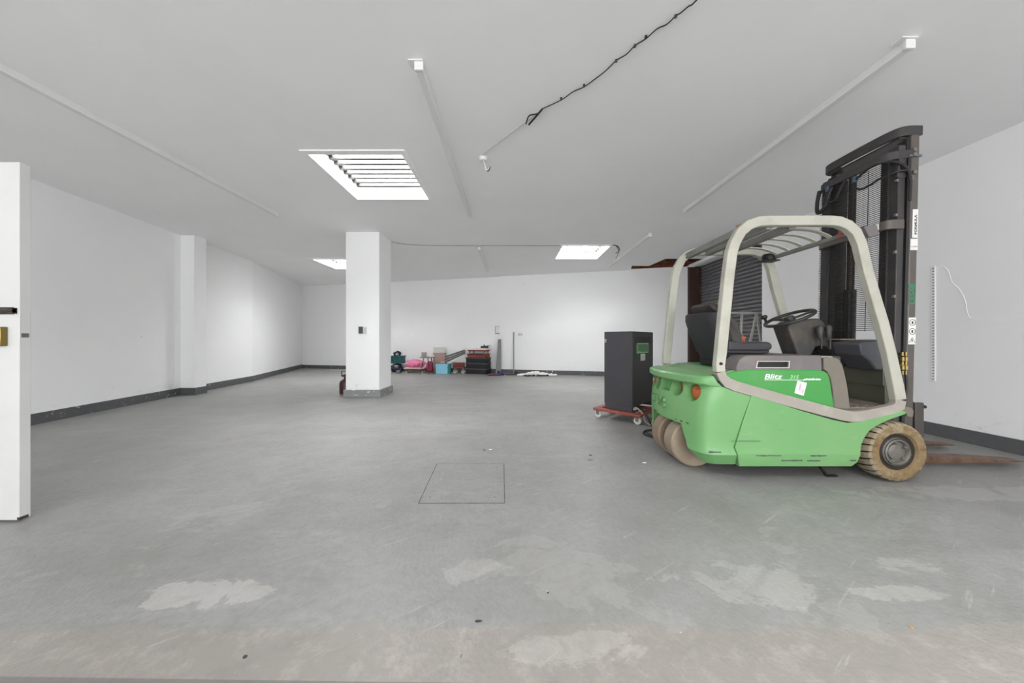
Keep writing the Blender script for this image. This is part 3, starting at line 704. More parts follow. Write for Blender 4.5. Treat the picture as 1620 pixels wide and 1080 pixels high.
obj('seat_strap', MB().blob((1.955, 2.66, 1.085), (.026, .02, .028), 5, .6).box(1.905, 1.93, 2.63, 2.635, 1.05, 1.08), mat('rust_orange_cloth', (150, 84, 62), .8), fk, label='rust orange knotted rag on the seat')

# overhead guard
gp_ = [(1137.5, 577), (1140, 556), (1144.5, 510), (1151.3, 440), (1156.5, 400), (1162, 383), (1171, 367), (1184, 356), (1199, 351), (1215, 350), (1260, 349.7), (1312, 349.8), (1326, 351.2), (1340, 357), (1352, 368), (1360, 386), (1369.5, 428), (1385, 481), (1394, 510), (1406.5, 560), (1417.5, 612), (1421, 632), (1419, 642), (1411, 647.5), (1390, 652), (1362, 657.5), (1346, 658.5), (1330, 656), (1300, 648.5), (1240, 632.5), (1190, 618.5), (1162, 610.5), (1149, 605), (1141.5, 597), (1138, 588)]
gpath = PX(gp_, 2.40)
def gwidth(i):
    px, py = gp_[i]
    if py > 600: return .082
    if py > 560: return .07
    return .075
gw = [gwidth(i) for i in range(len(gp_))]
iu = [i for i in range(len(gp_)) if gp_[i][1] <= 600]; il = [i for i in range(len(gp_)) if gp_[i][1] >= 596 or i in ()]
k0 = max(i for i in range(len(gp_)) if gp_[i][1] < 640 and i < 29); n_ = len(gp_)
up = [n_ - 1] + list(range(0, k0 + 1)); lo = list(range(k0, n_))
frames = []
for ya, yb in ((2.378, 2.43), (3.20, 3.25)):
    g = obj('guard_frame', MB().strip([gpath[i] for i in up], .075, ya, yb, False, [gw[i] for i in up]), M_guard, fk, bevel=.006, smooth=50)
    obj('side_rail', MB().strip([gpath[i] for i in lo], .075, ya, yb, False, [gw[i] for i in lo]), M_guardlow, fk, bevel=.006, smooth=50, label='dusty taupe lower rail')
    obj('rail_gap_shade', MB().strip([(gpath[i][0] - (.008 if i > 31 else 0), gpath[i][1] - .014) for i in lo[1:-1]], .1, ya + .012, ya + .03, False, [gw[i] for i in lo[1:-1]]), M_dark, fk, smooth=50)  # dark strip painted for the shade in the gap under the rail
    frames.append(g)
g1 = frames[0]
obj('frame_bolt', MB().lathe([(0, -.012), (.010, -.012), (.012, 0)], (PX([(1140, 575)], 2.38)[0][0], 2.378, PX([(1140, 575)], 2.38)[0][1]), 'y', 8), M_dark, g1)
M_under = mat('grey_guard_tube', (128, 127, 122), .5, wear=[(6, (106, 104, 98), .5, .7)])
for x, z, w_ in ((1.80, 1.935, .05), (2.0, 1.962, .05), (2.18, 1.962, .05)):
    obj('cross_tube', MB().box(x - w_ / 2, x + w_ / 2, 2.43, 3.20, z - .028, z + .028), M_under, fk, bevel=.005)
obj('front_rail', MB().beam((2.615, 2.43, 1.90), (2.615, 3.20, 1.90), .05, .03), M_under, fk, bevel=.004)
for y in (2.55, 2.675, 2.80, 2.935, 3.065):
    pth = [(2.19, 1.975), (2.30, 1.978), (2.42, 1.97), (2.50, 1.952), (2.57, 1.925), (2.615, 1.895)]
    pth = [(p.x, p.y) for p in [Vector((q_.x, q_.y)) for q_ in smooth_path([Vector((a_, b_, 0)) for a_, b_ in pth], 4)]]
    obj('roof_slat', MB().strip(pth, .008, y - .018, y + .018), mat('pale_slat_paint', (196, 196, 182), .5), fk, smooth=50)
obj('work_lamp', MB().lathe([(0, -.03), (.05, -.03), (.062, 0), (.05, .035), (0, .04)], (2.58, 3.14, 1.90), 'z', 20).box(2.50, 2.66, 3.10, 3.2, 1.865, 1.875), M_dark, fk, smooth=50)
obj('work_lamp', MB().prism(PX([(1354, 362), (1372, 359), (1379, 374), (1362, 379)], 2.50), 2.44, 2.53), M_cover, fk, bevel=.006)
obj('side_lamp', MB().lathe([(0, -.02), (.02, -.018), (.024, .0), (.02, .02)], (2.60, 2.47, 1.905), 'y', 14).box(2.575, 2.60, 2.44, 2.47, 1.90, 1.95), mat('dusty_red_lens', (150, 84, 78), .4), fk, label='small red side lamp')
a_ = PX([(1164, 361)], 2.5)[0]
obj('side_lamp', MB().blob((a_[0], 2.46, a_[1]), (.025, .02, .014), 4, .3, sub=2), mat('faded_orange_lens', (170, 110, 80), .4), fk, label='small faded orange marker on the rear corner')

# wheels
def tyre_mb(c, side, r=.2285, wd=.165):
    """cy is the outer face plane; side=+1 means the body lies towards +Y"""
    seg = 260; mb = MB(); prof = [(.100, .036), (.138, .022), (.150, .006), (.180, .0), (.206, .005), (.219, .018), (.2265, .045), (r, .085), (.2265, .125), (.220, .145), (.20, .160), (.14, wd), (.128, wd)]
    n = len(prof); vs = []; fs = []; mi = []
    for k in range(seg):
        t_ = 2 * math.pi * k / seg; g = (k % 10 == 0)
        for j, (rr, h) in enumerate(prof):
            q = rr
            if g and 4 <= j <= 10: q = rr - .016
            tt = t_ + (R(3.0) * (h - .03) / .05 if 4 <= j <= 10 else 0)
            vs.append((c[0] + q * math.cos(tt), c[1] + side * h, c[2] + q * math.sin(tt)))
        for j in range(n):
            k2 = (k + 1) % seg; fs.append([k * n + j, k * n + (j + 1) % n, k2 * n + (j + 1) % n, k2 * n + j])
            mi.append(2 if j < 1 else 1 if j < 4 or j >= 11 else (2 if (k % 10 == 0 or k2 % 10 == 0) and 5 <= j <= 9 else 0))
    mb.add(vs, fs); mb.mi = mi
    return mb
XW = 2.916
for yo, sd in ((2.35, 1), (3.35, -1)):
    tm = tyre_mb((XW, yo, .2285), sd)
    ty = obj('front_wheel', tm, [M_tyre, M_tyreside, M_groove], fk, smooth=28)
    for p, i in zip(ty.data.polygons, tm.mi): p.material_index = i
    obj('rim', MB().lathe([(.132, .165), (.132, .02), (.126, .012), (.124, .03), (.118, .032), (.116, .012), (.106, .008), (.098, .016), (.094, .034), (0, .03)], (0, 0, 0), 'y', 48).xf(lambda p: (p[0] * .83 + XW, yo + sd * p[1], p[2] * .83 + .2285)), M_rim, ty, smooth=30)
    obj('hub_cap', MB().lathe([(.06, .045), (.058, .022), (.045, .016), (0, .014)], (0, 0, 0), 'y', 32).xf(lambda p: (p[0] + XW - .006, yo + sd * p[1], p[2] + .2285)), M_rim, ty, smooth=40)
    for a_ in (100, 28, -44, -116, 172):
        bx_, bz_ = XW + .074 * math.cos(R(a_)), .2285 + .074 * math.sin(R(a_))
        obj('wheel_bolt', MB().lathe([(.014, .034), (.014, .024), (.012, .018), (.007, .012), (0, .011)], (0, 0, 0), 'y', 6).xf(lambda p: (p[0] + bx_, yo + sd * p[1], p[2] + bz_)), M_rim, ty, smooth=40)
obj('front_axle', MB().cyl((XW, 2.48, .2285), (XW, 3.22, .2285), .06, 16), M_dark, fk)
for y0_, y1_ in ((2.655, 2.80), (2.895, 3.04)):
    r = .2; cxx = 1.555
    obj('rear_wheel', MB().lathe([(.08, y0_ + .01), (.15, y0_), (r - .012, y0_), (r, y0_ + .012), (r, y1_ - .012), (r - .012, y1_), (.15, y1_), (.08, y1_ - .01)], (cxx, 0, r), 'y', 56), M_rtyre, fk, smooth=35)
obj('rear_axle', MB().cyl((1.555, 2.68, .2), (1.555, 3.02, .2), .075, 16), M_dark, fk)

# front fender bracket
obj('mast_pivot_cover', MB().prism(PX([(1425, 645.5), (1434, 643), (1443, 645), (1446, 650), (1445, 660), (1436, 659), (1434, 654)], 2.42), 2.42, 2.50), M_front, fk, bevel=.005)

# mast, leaning 1.4 degrees forward
ta = R(1.4)
def lean(p):
    x, y, z = p; dz = z - 1.08; return (x + math.sin(ta) * dz, y, 1.08 + math.cos(ta) * dz)
ZT = 2.74
def rail(y0, y1, x0, x1, z0, z1, web, fl):
    """channel section: web along the outside, two flanges"""
    return MB()
for near in (True, False):
    s = 1 if near else -1; ye = 2.525 if near else 3.175
    def Y(d): return ye + s * d
    def bxx(m, xa, xb, da, db, za, zb):
        a_, b_ = sorted((Y(da), Y(db))); return m.box(xa, xb, a_, b_, za, zb)
    m1 = MB(); bxx(m1, 3.190, 3.256, 0, .07, .12, ZT); m1.xf(lean)
    obj('outer_mast_rail', m1, M_mastb, fk, bevel=.012, seg=3)
    m2 = MB(); bxx(m2, 3.102, 3.158, .012, .075, .16, 2.66); bxx(m2, 3.102, 3.24, .075, .088, .16, 2.66); m2.xf(lean)
    obj('inner_mast_rail', m2, M_mast, fk, bevel=.005)
    m3 = MB(); bxx(m3, 3.112, 3.15, .09, .13, .16, 2.62); bxx(m3, 3.112, 3.22, .13, .145, .2, 2.62); m3.xf(lean)
    obj('third_mast_rail', m3, M_dark, fk, bevel=.003)
    m4 = MB(); bxx(m4, 3.158, 3.191, .010, .07, .14, 2.7); m4.xf(lean)
    obj('groove_shade', m4, M_dark, fk)  # solid dark box put in for the shade of the rail groove
    for dx_, dd in ((3.167, .004), (3.181, .006)):
        obj('mast_hose', MB().tube(smooth_path([lean(q_) for q_ in ((dx_, Y(dd), .2), (dx_ + .004, Y(dd + .004), .7), (dx_, Y(dd), 1.3), (dx_ + .002, Y(dd), 2.0), (dx_ - .004, Y(dd - .006), 2.55))], 6), .0065, 8), M_cable, fk)
cyl_y = 2.965
obj('lift_cylinder', MB().tube([lean((3.19, cyl_y, .15)), lean((3.19, cyl_y, 1.55))], .045, 20), M_dark, fk)
obj('lift_piston', MB().tube([lean((3.19, cyl_y, 1.5)), lean((3.19, cyl_y, 2.62))], .026, 16), M_rod, fk)
for y in (2.90, 2.935):
    obj('lift_chain', MB().tube([lean((3.15, y, .4)), lean((3.15, y, 2.6))], .008, 6), M_dark, fk)
for y, z0 in ((2.72, .25), (2.735, .25)):
    pass
for y in (2.685, 2.70):
    obj('thin_pipe', MB().tube([lean((3.16, y, .3)), lean((3.16, y, 1.5))], .005, 6), M_steel, fk)
# cross members (plan path given for each, swept flat bars)
def cross(z0, z1, pts, wd, name='cross_member', m=M_mast):
    P_ = smooth_path([Vector((x, y, 0)) for x, y in pts], 5); mb = MB(); vs = []; n = len(P_)
    for i, p in enumerate(P_):
        t_ = (P_[min(i + 1, n - 1)] - P_[max(i - 1, 0)]).normalized(); nn = Vector((-t_.y, t_.x, 0)) * wd / 2
        for q_, z in ((p + nn, z0), (p - nn, z0), (p - nn, z1), (p + nn, z1)): vs.append(lean((q_.x, q_.y, z)))
    fs = [[i * 4 + k, i * 4 + (k + 1) % 4, (i + 1) * 4 + (k + 1) % 4, (i + 1) * 4 + k] for i in range(n - 1) for k in range(4)]
    fs += [[3, 2, 1, 0], [(n - 1) * 4 + k for k in range(4)]]
    return obj(name, mb.add(vs, fs), m, fk, bevel=.004, smooth=40)
cross(2.735, 2.812, [(3.28, 2.545), (3.20, 2.545), (3.14, 2.56), (3.115, 2.62), (3.105, 2.72), (3.10, 2.85), (3.10, 3.0), (3.105, 3.09), (3.13, 3.14), (3.20, 3.155), (3.28, 3.155)], .035)
obj('crown_plate', MB().box(3.13, 3.27, 2.56, 3.14, 2.72, 2.735).xf(lean), M_mast, fk)
cross(2.545, 2.612, [(3.20, 2.535), (3.14, 2.54), (3.07, 2.56), (3.035, 2.62), (3.03, 2.75), (3.03, 2.95), (3.04, 3.08), (3.08, 3.13), (3.16, 3.15)], .03)
cm = cross(1.975, 2.05, [(3.14, 2.535), (3.10, 2.536), (3.05, 2.542), (3.032, 2.56), (3.03, 2.60), (3.03, 2.75), (3.03, 2.95), (3.04, 3.08), (3.07, 3.13), (3.13, 3.15)], .03, m=M_mastb)
cross(.40, .52, [(3.14, 2.535), (3.10, 2.56), (3.09, 2.7), (3.09, 2.95), (3.10, 3.12), (3.14, 3.15)], .03)
obj('sticker_strip', MB().prism([(2.585, 1.985), (2.69, 1.985), (2.69, 2.04), (2.585, 2.04)], 3.030, 3.0325, 'x'), M_label, cm)
for i, y in enumerate((2.605, 2.64, 2.672)):
    obj('sticker_symbol', MB().prism([(y - .010, 2.0), (y + .012, 2.003), (y + .004, 2.013), (y + .010, 2.024), (y - .004, 2.03), (y - .008, 2.014)], 3.0285, 3.0298, 'x'), M_txtd, cm, smooth=0)
# roller guide block and bolts near the top
ob = lambda c: MB().lathe([(0, -.01), (.016, -.01), (.018, 0)], c, 'y', 12)
obj('roller_block', MB().prism([(3.09, 2.40), (3.10, 2.55), (3.18, 2.55), (3.18, 2.42), (3.15, 2.385), (3.11, 2.385)], 2.532, 2.56).xf(lean), M_mast, fk, bevel=.006)
obj('roller_pin', ob(lean((3.125, 2.53, 2.47))), M_dark, fk)
for z in (1.42, 1.78, 2.08, 2.36):
    obj('rail_clip', MB().box(3.085, 3.102, 2.535, 2.55, z, z + .022).xf(lean), M_steel, fk)
for x, z in ((3.205, 2.61), (3.205, 2.57), (3.21, 2.43)):
    obj('bracket_bolt', ob(lean((x, 2.523, z))), M_steel, fk)
for c_x in ((3.165, 3.265, 2.518, 2.53, 2.555, 2.572), (3.165, 3.2, 2.515, 2.53, 2.36, 2.40)): obj('tube_clamp', MB().box(*c_x).xf(lean), mat('blue_grey_clamp', (96, 106, 116), .5), fk)
obj('hose_loop', MB().tube(smooth_path([lean(q_) for q_ in ((3.02, 2.78, 2.50), (3.02, 2.70, 2.54), (3.03, 2.62, 2.55), (3.07, 2.55, 2.53), (3.13, 2.515, 2.47), (3.17, 2.515, 2.38), (3.175, 2.52, 2.2))], 6), .011, 8), M_cable, fk)
obj('hose_loop', MB().tube(smooth_path([lean(q_) for q_ in ((3.02, 2.80, 2.50), (3.01, 2.78, 2.43), (3.02, 2.72, 2.39), (3.04, 2.62, 2.42), (3.09, 2.53, 2.44), (3.15, 2.515, 2.44))], 6), .009, 8), M_cable, fk)
obj('hose_loop', MB().tube(smooth_path([lean(q_) for q_ in ((3.03, 3.12, 2.56), (3.02, 3.13, 2.44), (3.02, 3.12, 2.34), (3.02, 3.05, 2.38), (3.02, 3.02, 2.48), (3.03, 3.0, 2.54))], 6), .016, 8), M_cable, fk)
obj('hose_loop', MB().tube(smooth_path([lean(q_) for q_ in ((3.02, 3.04, 2.54), (3.02, 3.02, 2.42), (3.02, 2.96, 2.40), (3.02, 2.90, 2.50), (3.03, 2.86, 2.56))], 6), .011, 8), M_cable, fk)
for y_, z_ in ((2.79, 2.53), (3.03, 2.56)): obj('hose_fitting', MB().cyl(lean((3.02, y_, z_)), lean((3.02, y_, z_ - .05)), .018, 10), mat('blue_fitting', (60, 76, 96), .5), fk)
for x in (3.135, 3.162):
    m_ = MB()
    for z, r in ((.80, .011), (.84, .016), (.875, .011), (.91, .015), (.95, .010)): m_.cyl((x, 2.515, z), (x, 2.515, z + .03), r, 8)
    obj('brass_coupling', m_, M_brass, fk, smooth=30)
    obj('lower_hose', MB().tube(smooth_path([(x, 2.515, .82), (x + .004, 2.513, .7), (x - .01, 2.515, .60), (x, 2.53, .5)], 6), .011, 8), M_cable, fk)
obj('coupling_bracket', MB().box(3.11, 3.175, 2.508, 2.53, .872, .878), M_steel, fk)
# mesh screen in front of the mast: thin wires
xm = 3.04; my0, my1 = 2.545, 3.115
mm = MB(); z = 1.16
while z < 2.53:
    mm.obox(((xm, (my0 + my1) / 2, z)), (1, 0, 0), (0, 1, 0), (0, 0, 1), .0024, (my1 - my0) / 2, .0024); z += .0165
for y in (2.56, 2.70, 3.10):
    mm.box(xm + .002, xm + .005, y - .0018, y + .0018, 1.15, 2.53)
mm.xf(lean)
obj('mesh_screen', mm, mat('mesh_wire_grey', (48, 46, 45), .5), fk, smooth=0)
# stickers on the near outer rail
yy = 2.5245
def rl(x, z): q_ = lean((x, yy, z)); return (q_[0], q_[2])
def sticker(x0, x1, py0, py1, name='sticker', m=M_label, y=yy, th=.0012):
    z1 = H - (py0 - HY) / F * 2.525; z0 = H - (py1 - HY) / F * 2.525
    return obj(name, MB().prism([rl(x0, z0), rl(x1, z0), rl(x1, z1), rl(x0, z1)], y - th, y), m, fk, smooth=0)
sticker(3.207, 3.252, 331, 376); sticker(3.194, 3.254, 377.5, 395.5); sticker(3.196, 3.254, 502, 544.5)
def vtext(txt, x, py, size, m, name, xs=1, y=yy - .0014):
    z = H - (py - HY) / F * 2.525; q_ = lean((x, y, z))
    return obj(name, text_mb(txt, (q_[0], y, z), (0, 0, 1), (-1, 0, 0), size, .0005, bold=.0008, xscale=xs), m, fk, smooth=0)
vtext('FORMULA', 3.244, 371, .028, M_txtd, 'sticker_lettering', 1.25)
vtext('CESAB', 3.238, 481.5, .062, M_txtg, 'rail_lettering', .93)
zq = H - (391 - HY) / F * 2.525
obj('sticker_lettering', text_mb('G.4320', (rl(3.200, zq)[0], yy - .0014, zq), (1, 0, 0), (0, 0, 1), .016, .0004), M_txtd, fk, smooth=0)
sg = MB()
for pyc in (510, 524):
    zc_ = H - (pyc - HY) / F * 2.525; xc_, _ = rl(3.226, zc_)
    sg.tube([(xc_ + .024 * math.cos(k * math.pi / 12), yy - .002, zc_ + .024 * math.sin(k * math.pi / 12)) for k in range(24)], .002, 4, closed=True)
    sg.box(xc_ - .006, xc_ + .006, yy - .0022, yy - .0012, zc_ - .012, zc_ + .010)
zc_ = H - (538 - HY) / F * 2.525; xc_, _ = rl(3.226, zc_)
sg.tube([(xc_ - .024, yy - .002, zc_ - .02), (xc_ + .024, yy - .002, zc_ - .02), (xc_, yy - .002, zc_ + .022)], .002, 4, closed=True)
sg.box(xc_ - .004, xc_ + .004, yy - .0022, yy - .0012, zc_ - .012, zc_ + .006)
obj('warning_symbols', sg, M_txtd, fk, smooth=0)

# fork carriage and forks
cg = obj('fork_carriage', MB().box(3.30, 3.345, 2.60, 3.16, .47, .545).box(3.30, 3.345, 2.60, 3.16, .13, .20).box(3.27, 3.31, 2.70, 2.74, .10, .56).box(3.27, 3.31, 2.98, 3.02, .10, .56), M_dark, fk, bevel=.004)
for yk in (2.66, 3.08):
    f_ = MB().prism([(3.345, .565), (3.42, .555), (3.42, .085), (3.9, .075), (4.36, .045), (4.36, .035), (3.9, .030), (3.38, .028), (3.345, .06)], yk, yk + .10)
    obj('fork', f_, M_rust, fk, bevel=.004)
obj('carriage_side_plate', MB().box(3.352, 3.425, 2.60, 2.625, .14, .555), mat('carriage_grey', (84, 78, 76), .5, .3), cg, bevel=.004)
obj('carriage_pin', MB().cyl((3.42, 2.612, .52), (3.445, 2.612, .52), .015, 10).cyl((3.42, 2.612, .16), (3.445, 2.612, .16), .018, 10), M_dark, cg)
obj('tilt_cylinder', MB().cyl((2.95, 2.56, .38), (3.15, 2.56, .46), .02, 12), M_mast, fk)

# ------------------------------------------------------------------ furniture dolly builder
def dolly(parent, L_=.62, W_=.44, h=.135, wheel_r=.038, deck_col=None):
    """local coordinates, centre on the floor"""
    mb = MB(); x, y = L_ / 2, W_ / 2; z1 = h; z0 = h - .035; b_ = .09
    dk = MB().box(-x, x, -y, -y + b_, z0, z1).box(-x, x, y - b_, y, z0, z1).box(-x, -x + b_, -y + b_, y - b_, z0, z1).box(x - b_, x, -y + b_, y - b_, z0, z1)
    for k in range(3): dk.box(-x * .5 + k * x * .5 - .02, -x * .5 + k * x * .5 + .02, -y + b_, y - b_, z0 + .008, z1 - .004)
    obj('deck', dk, deck_col or M_red, parent, bevel=.01, local=True)
    for sx_, sy_ in ((-1, -1), (1, -1), (1, 1), (-1, 1)):
        cx_, cy_ = sx_ * (x - .055), sy_ * (y - .055)
        c = obj('castor', MB().box(cx_ - .03, cx_ + .03, cy_ - .03, cy_ + .03, z0 - .006, z0).box(cx_ - .022, cx_ + .02, cy_ - .02, cy_ - .017, wheel_r - .01, z0).box(cx_ - .022, cx_ + .02, cy_ + .017, cy_ + .02, wheel_r - .01, z0), M_steel, parent, local=True)
        obj('castor_wheel', MB().lathe([(.0, -.014), (wheel_r - .004, -.014), (wheel_r, -.010), (wheel_r, .010), (wheel_r - .004, .014), (0, .014)], (cx_, cy_, wheel_r), 'y', 20), M_wheelw, c, local=True, label='white castor wheel')

# cabinet on its dolly
corner = Vector((1.56, 4.04)); rd = Vector((.70, .714)).normalized(); ld = Vector((-.714, .70)).normalized()
ang_c = math.atan2(rd.y, rd.x)
Lc, Wc = .683, .40
cc = corner + rd * Lc / 2 + ld * Wc / 2
dc = corner + rd * .26 + ld * .20 + Vector((-.02, -.01))
dd = thing('furniture_dolly', (dc.x, dc.y, 0), 'low worn red dolly with white castors under the tall black cabinet', 'dolly', ang_c - math.pi / 2)
dolly(dd, .66, .62, .135, .048)
cbn = thing('equipment_cabinet', (cc.x, cc.y, .1352), 'tall charcoal metal cabinet with green panel, standing on a red dolly behind the forklift', 'cabinet', ang_c)
hL, hW, CH = Lc / 2, Wc / 2, 1.052
body = obj('cabinet_body', MB().box(-hL, hL, -hW + .006, hW, .07, CH).box(-hL + .002, -hL + .04, -hW + .01, hW - .01, 0, .07).box(hL - .04, hL - .002, -hW + .01, hW - .01, 0, .07).box(-hL + .04, hL - .04, hW - .05, hW - .01, 0, .07), M_cab, cbn, local=True, bevel=.003)
# front panel on the long side facing local -y
fpnl = obj('front_panel', MB().box(-hL + .006, hL - .006, -hW - .004, -hW + .006, .07, CH - .004), M_cabf, cbn, local=True, bevel=.002)
gr = MB()
for i in range(16): gr.box(-hL + .07 + i * .034, -hL + .09 + i * .034, -hW - .006, -hW - .0035, CH - .17, CH - .07)
gr.box(-hL + .03, hL - .03, -hW - .006, -hW - .0035, CH - .04, CH - .032)
obj('vent_slots', gr, M_dark, fpnl, local=True, smooth=0)
def facex(px):   # local x on the front panel seen at pixel column px
    best = min((abs(810 + F * (q_.x / q_.y) - px), s_) for s_ in [k * .001 for k in range(0, 690)] for q_ in [corner + rd * s_])
    return best[1] - hL
s0, s1 = facex(1007), facex(1025); Ym = (corner + rd * (s0 + s1 + 2 * hL) / 2).y
zt = H - (542.7 - HY) / F * Ym - .1352; zb = H - (558 - HY) / F * Ym - .1352
obj('display_frame', MB().box(s0, s1, -hW - .008, -hW - .004, zb, zt), mat('pale_display_border', (150, 196, 150), .5), fpnl, local=True)
obj('display', MB().box(s0 + .012, s1 - .012, -hW - .011, -hW - .008, zb + .012, zt - .01), M_screen, fpnl, local=True, label='green printed display panel')
obj('display_print', MB().box(s0 + .02, s0 + .1, -hW - .0118, -hW - .011, zb + .022, zb + .030).box(s0 + .02, s0 + .05, -hW - .0118, -hW - .011, zb + .07, zb + .076), mat('pale_green_print', (130, 200, 130), .5), fpnl, local=True, smooth=0)
a0, a1 = facex(1013), facex(1020)
zt2 = H - (559.7 - HY) / F * Ym - .1352; zb2 = H - (570 - HY) / F * Ym - .1352
obj('label_sticker', MB().box(a0, a1, -hW - .0055, -hW - .004, zb2, zt2), M_label, fpnl, local=True)
lp = MB()
for i in range(4): lp.box(a0 + .008, a1 - .008 - .01 * (i % 2), -hW - .0065, -hW - .0055, zb2 + .012 + i * .018, zb2 + .018 + i * .018)
obj('sticker_print', lp, M_board, fpnl, local=True, smooth=0)
# white tape marks on the far upper edge of the side
obj('tape_mark', MB().box(-hL - .0015, -hL, hW - .035, hW, .985 - .05, .995 - .05).box(-hL - .0015, -hL, hW - .03, hW, .96 - .05, .968 - .05), M_paper, cbn, local=True, smooth=0)
# loose wiring under the cabinet and the coil on the floor
def coil(name, pts, r, m, label, cat, closed=False):
    return solo(name, MB().tube(smooth_path(pts, 8, closed), r, 8, closed=closed), m, label, cat)
g_ = corner + rd * .12
pts = [(g_.x, g_.y - .01, .19), (g_.x + .06, g_.y - .08, .16), (g_.x + .10, g_.y - .14, .06), (1.74, 3.85, .012), (1.82, 3.72, .012), (1.95, 3.60, .012), (1.98, 3.45, .012), (1.85, 3.36, .012), (1.62, 3.38, .012), (1.50, 3.52, .012), (1.56, 3.66, .012), (1.75, 3.72, .013), (1.98, 3.68, .012)]
coil('power_cable', pts, .011, M_cable, 'black cable looped on the floor between the cabinet and the forklift rear', 'cable')
pts = [(1.53 + .26 * math.cos(a) * (1 if a < 4 else 1.05) + .25, 3.50 + .17 * math.sin(a), .032) for a in [k * .45 for k in range(14)]]
coil('cable_coil', pts, .010, mat('dark_grey_cable', (62, 61, 62), .5), 'dark grey cable coil lying over the black cable behind the forklift', 'cable', True)
pts = [(g_.x - .05, g_.y - .012, .2), (g_.x - .02, g_.y - .09, .19), (g_.x + .03, g_.y - .13, .12), (g_.x + .045, g_.y - .17, .04), (g_.x + .10, g_.y - .22, .012), (g_.x + .13, g_.y - .26, .012)]
coil('white_lead', pts, .008, mat('pale_lead', (176, 170, 162), .5), 'short pale lead dropping from under the black cabinet to the floor', 'cable')

# ------------------------------------------------------------------ trestle in front of the shutter
lt = thing('trestle', (4.9, 7.0, 0), 'pale grey metal trestle standing before the roller shutter, seen through the cab', 'trestle')
ty_ = 6.15
a = at(1152, 495, ty_); b = at(1205, 495, ty_)
zt = a.z
obj('top_rail', MB().beam((a.x - .25, ty_, zt), (b.x, ty_, zt), .05, .04), M_ladder, lt, bevel=.004)
for xx, spl in ((b.x - .10, 1), (a.x - .2, 1)):
    obj('leg', MB().beam((xx, ty_, zt), (xx + .12, ty_ - .15, 0.0), .04, .03), M_ladder, lt)
    obj('leg', MB().beam((xx, ty_, zt), (xx - .17, ty_ + .25, 0.0), .04, .03), M_ladder, lt)
xx = at(1173, 495, ty_).x
obj('brace', MB().beam((xx, ty_ - .01, zt), (xx - .05, ty_ - .01, .30), .045, .02), M_ladder, lt)
obj('lower_rail', MB().beam((a.x - .3, ty_ + .02, .30), (b.x - .08, ty_ + .02, .30), .03, .03), M_ladder, lt)

# ------------------------------------------------------------------ gas bottle behind the column
gx, gy = -3.285, 6.18
gb = thing('gas_bottle', (gx, gy, 0), 'small maroon gas bottle with black handle behind the left of the column', 'gas bottle')
obj('bottle_body', MB().lathe([(0, .012), (.095, .012), (.112, .03), (.112, .22), (.10, .26), (.07, .285), (.035, .30), (.03, .36), (0, .36)], (gx, gy, 0), 'z', 28), M_gas, gb, smooth=40)
obj('foot_ring', MB().lathe([(.098, 0), (.102, .0), (.102, .02), (.098, .02)], (gx, gy, 0), 'z', 28, closed=True), M_steel, gb)
obj('valve', MB().cyl((gx, gy, .34), (gx, gy, .40), .022, 12).cyl((gx - .075, gy, .365), (gx, gy, .365), .018, 10), M_black, gb)
obj('handle', MB().tube([(gx - .075, gy, .36), (gx - .085, gy, .46), (gx + .085, gy, .46), (gx + .075, gy, .36)], .010, 8), M_black, gb)
# white strip at the foot of the back wall
a = at(520, 583.0, 11.05); 
solo('trim_offcut', MB().beam((a.x, 11.12, .008), (-5.55, 10.9, .008), .03, .015), M_white, 'thin white trim offcut lying on the floor behind the column left side', 'trim strip')

# ------------------------------------------------------------------ things along the back wall
def stand(px0, px1, py0, py1, Y): a = at(px0, py0, Y); b = at(px1, py1, Y); return a.x, b.x, b.z, a.z
# bags behind the column
x0, x1, z0, z1 = stand(616, 638, 575, 588, 10.35)
solo('rubbish_bag', MB().blob(((x0 + x1) / 2 - .03, 10.47, .13), (.23, .17, .16), 1, .2, flat=0).xf(lambda p: (p[0], p[1], min(p[2], .275))), M_navy, 'full dark navy bag on the floor under the teal crate', 'bag')
x0, x1, z0, z1 = stand(618.5, 636.5, 563, 576, 10.35)
tc_ = thing('storage_crate', ((x0 + x1) / 2, 10.5, .28), 'teal plastic crate sitting on navy bags beside the column', 'crate')
obj('crate_body', MB().box(x0, x1, 10.33, 10.66, .285, .53), M_teal, tc_, bevel=.012)
obj('crate_rim', MB().box(x0 - .015, x1 + .015, 10.315, 10.675, .50, .545), M_teal, tc_, bevel=.006)
solo('black_sack', MB().blob(((x0 + x1) / 2 - .02, 10.48, .60), (.13, .13, .10), 2, .35, flat=.546), M_navy, 'crumpled dark sack on top of the teal crate', 'sack')
a = at(630, 585, 10.02)
solo('metal_bowl', MB().lathe([(.02, 0), (.06, .0), (.075, .04), (.07, .085), (.05, .095), (0, .1)], (a.x, 10.02, 0), 'z', 20), M_steel, 'small silver bowl on the floor in front of the navy bag', 'bowl')
solo('rubbish_bag', MB().blob((-3.66, 10.22, .07), (.06, .07, .08), 5, .3, flat=0), M_navy, 'small dark bag between the navy bag and the pink quilt', 'bag')
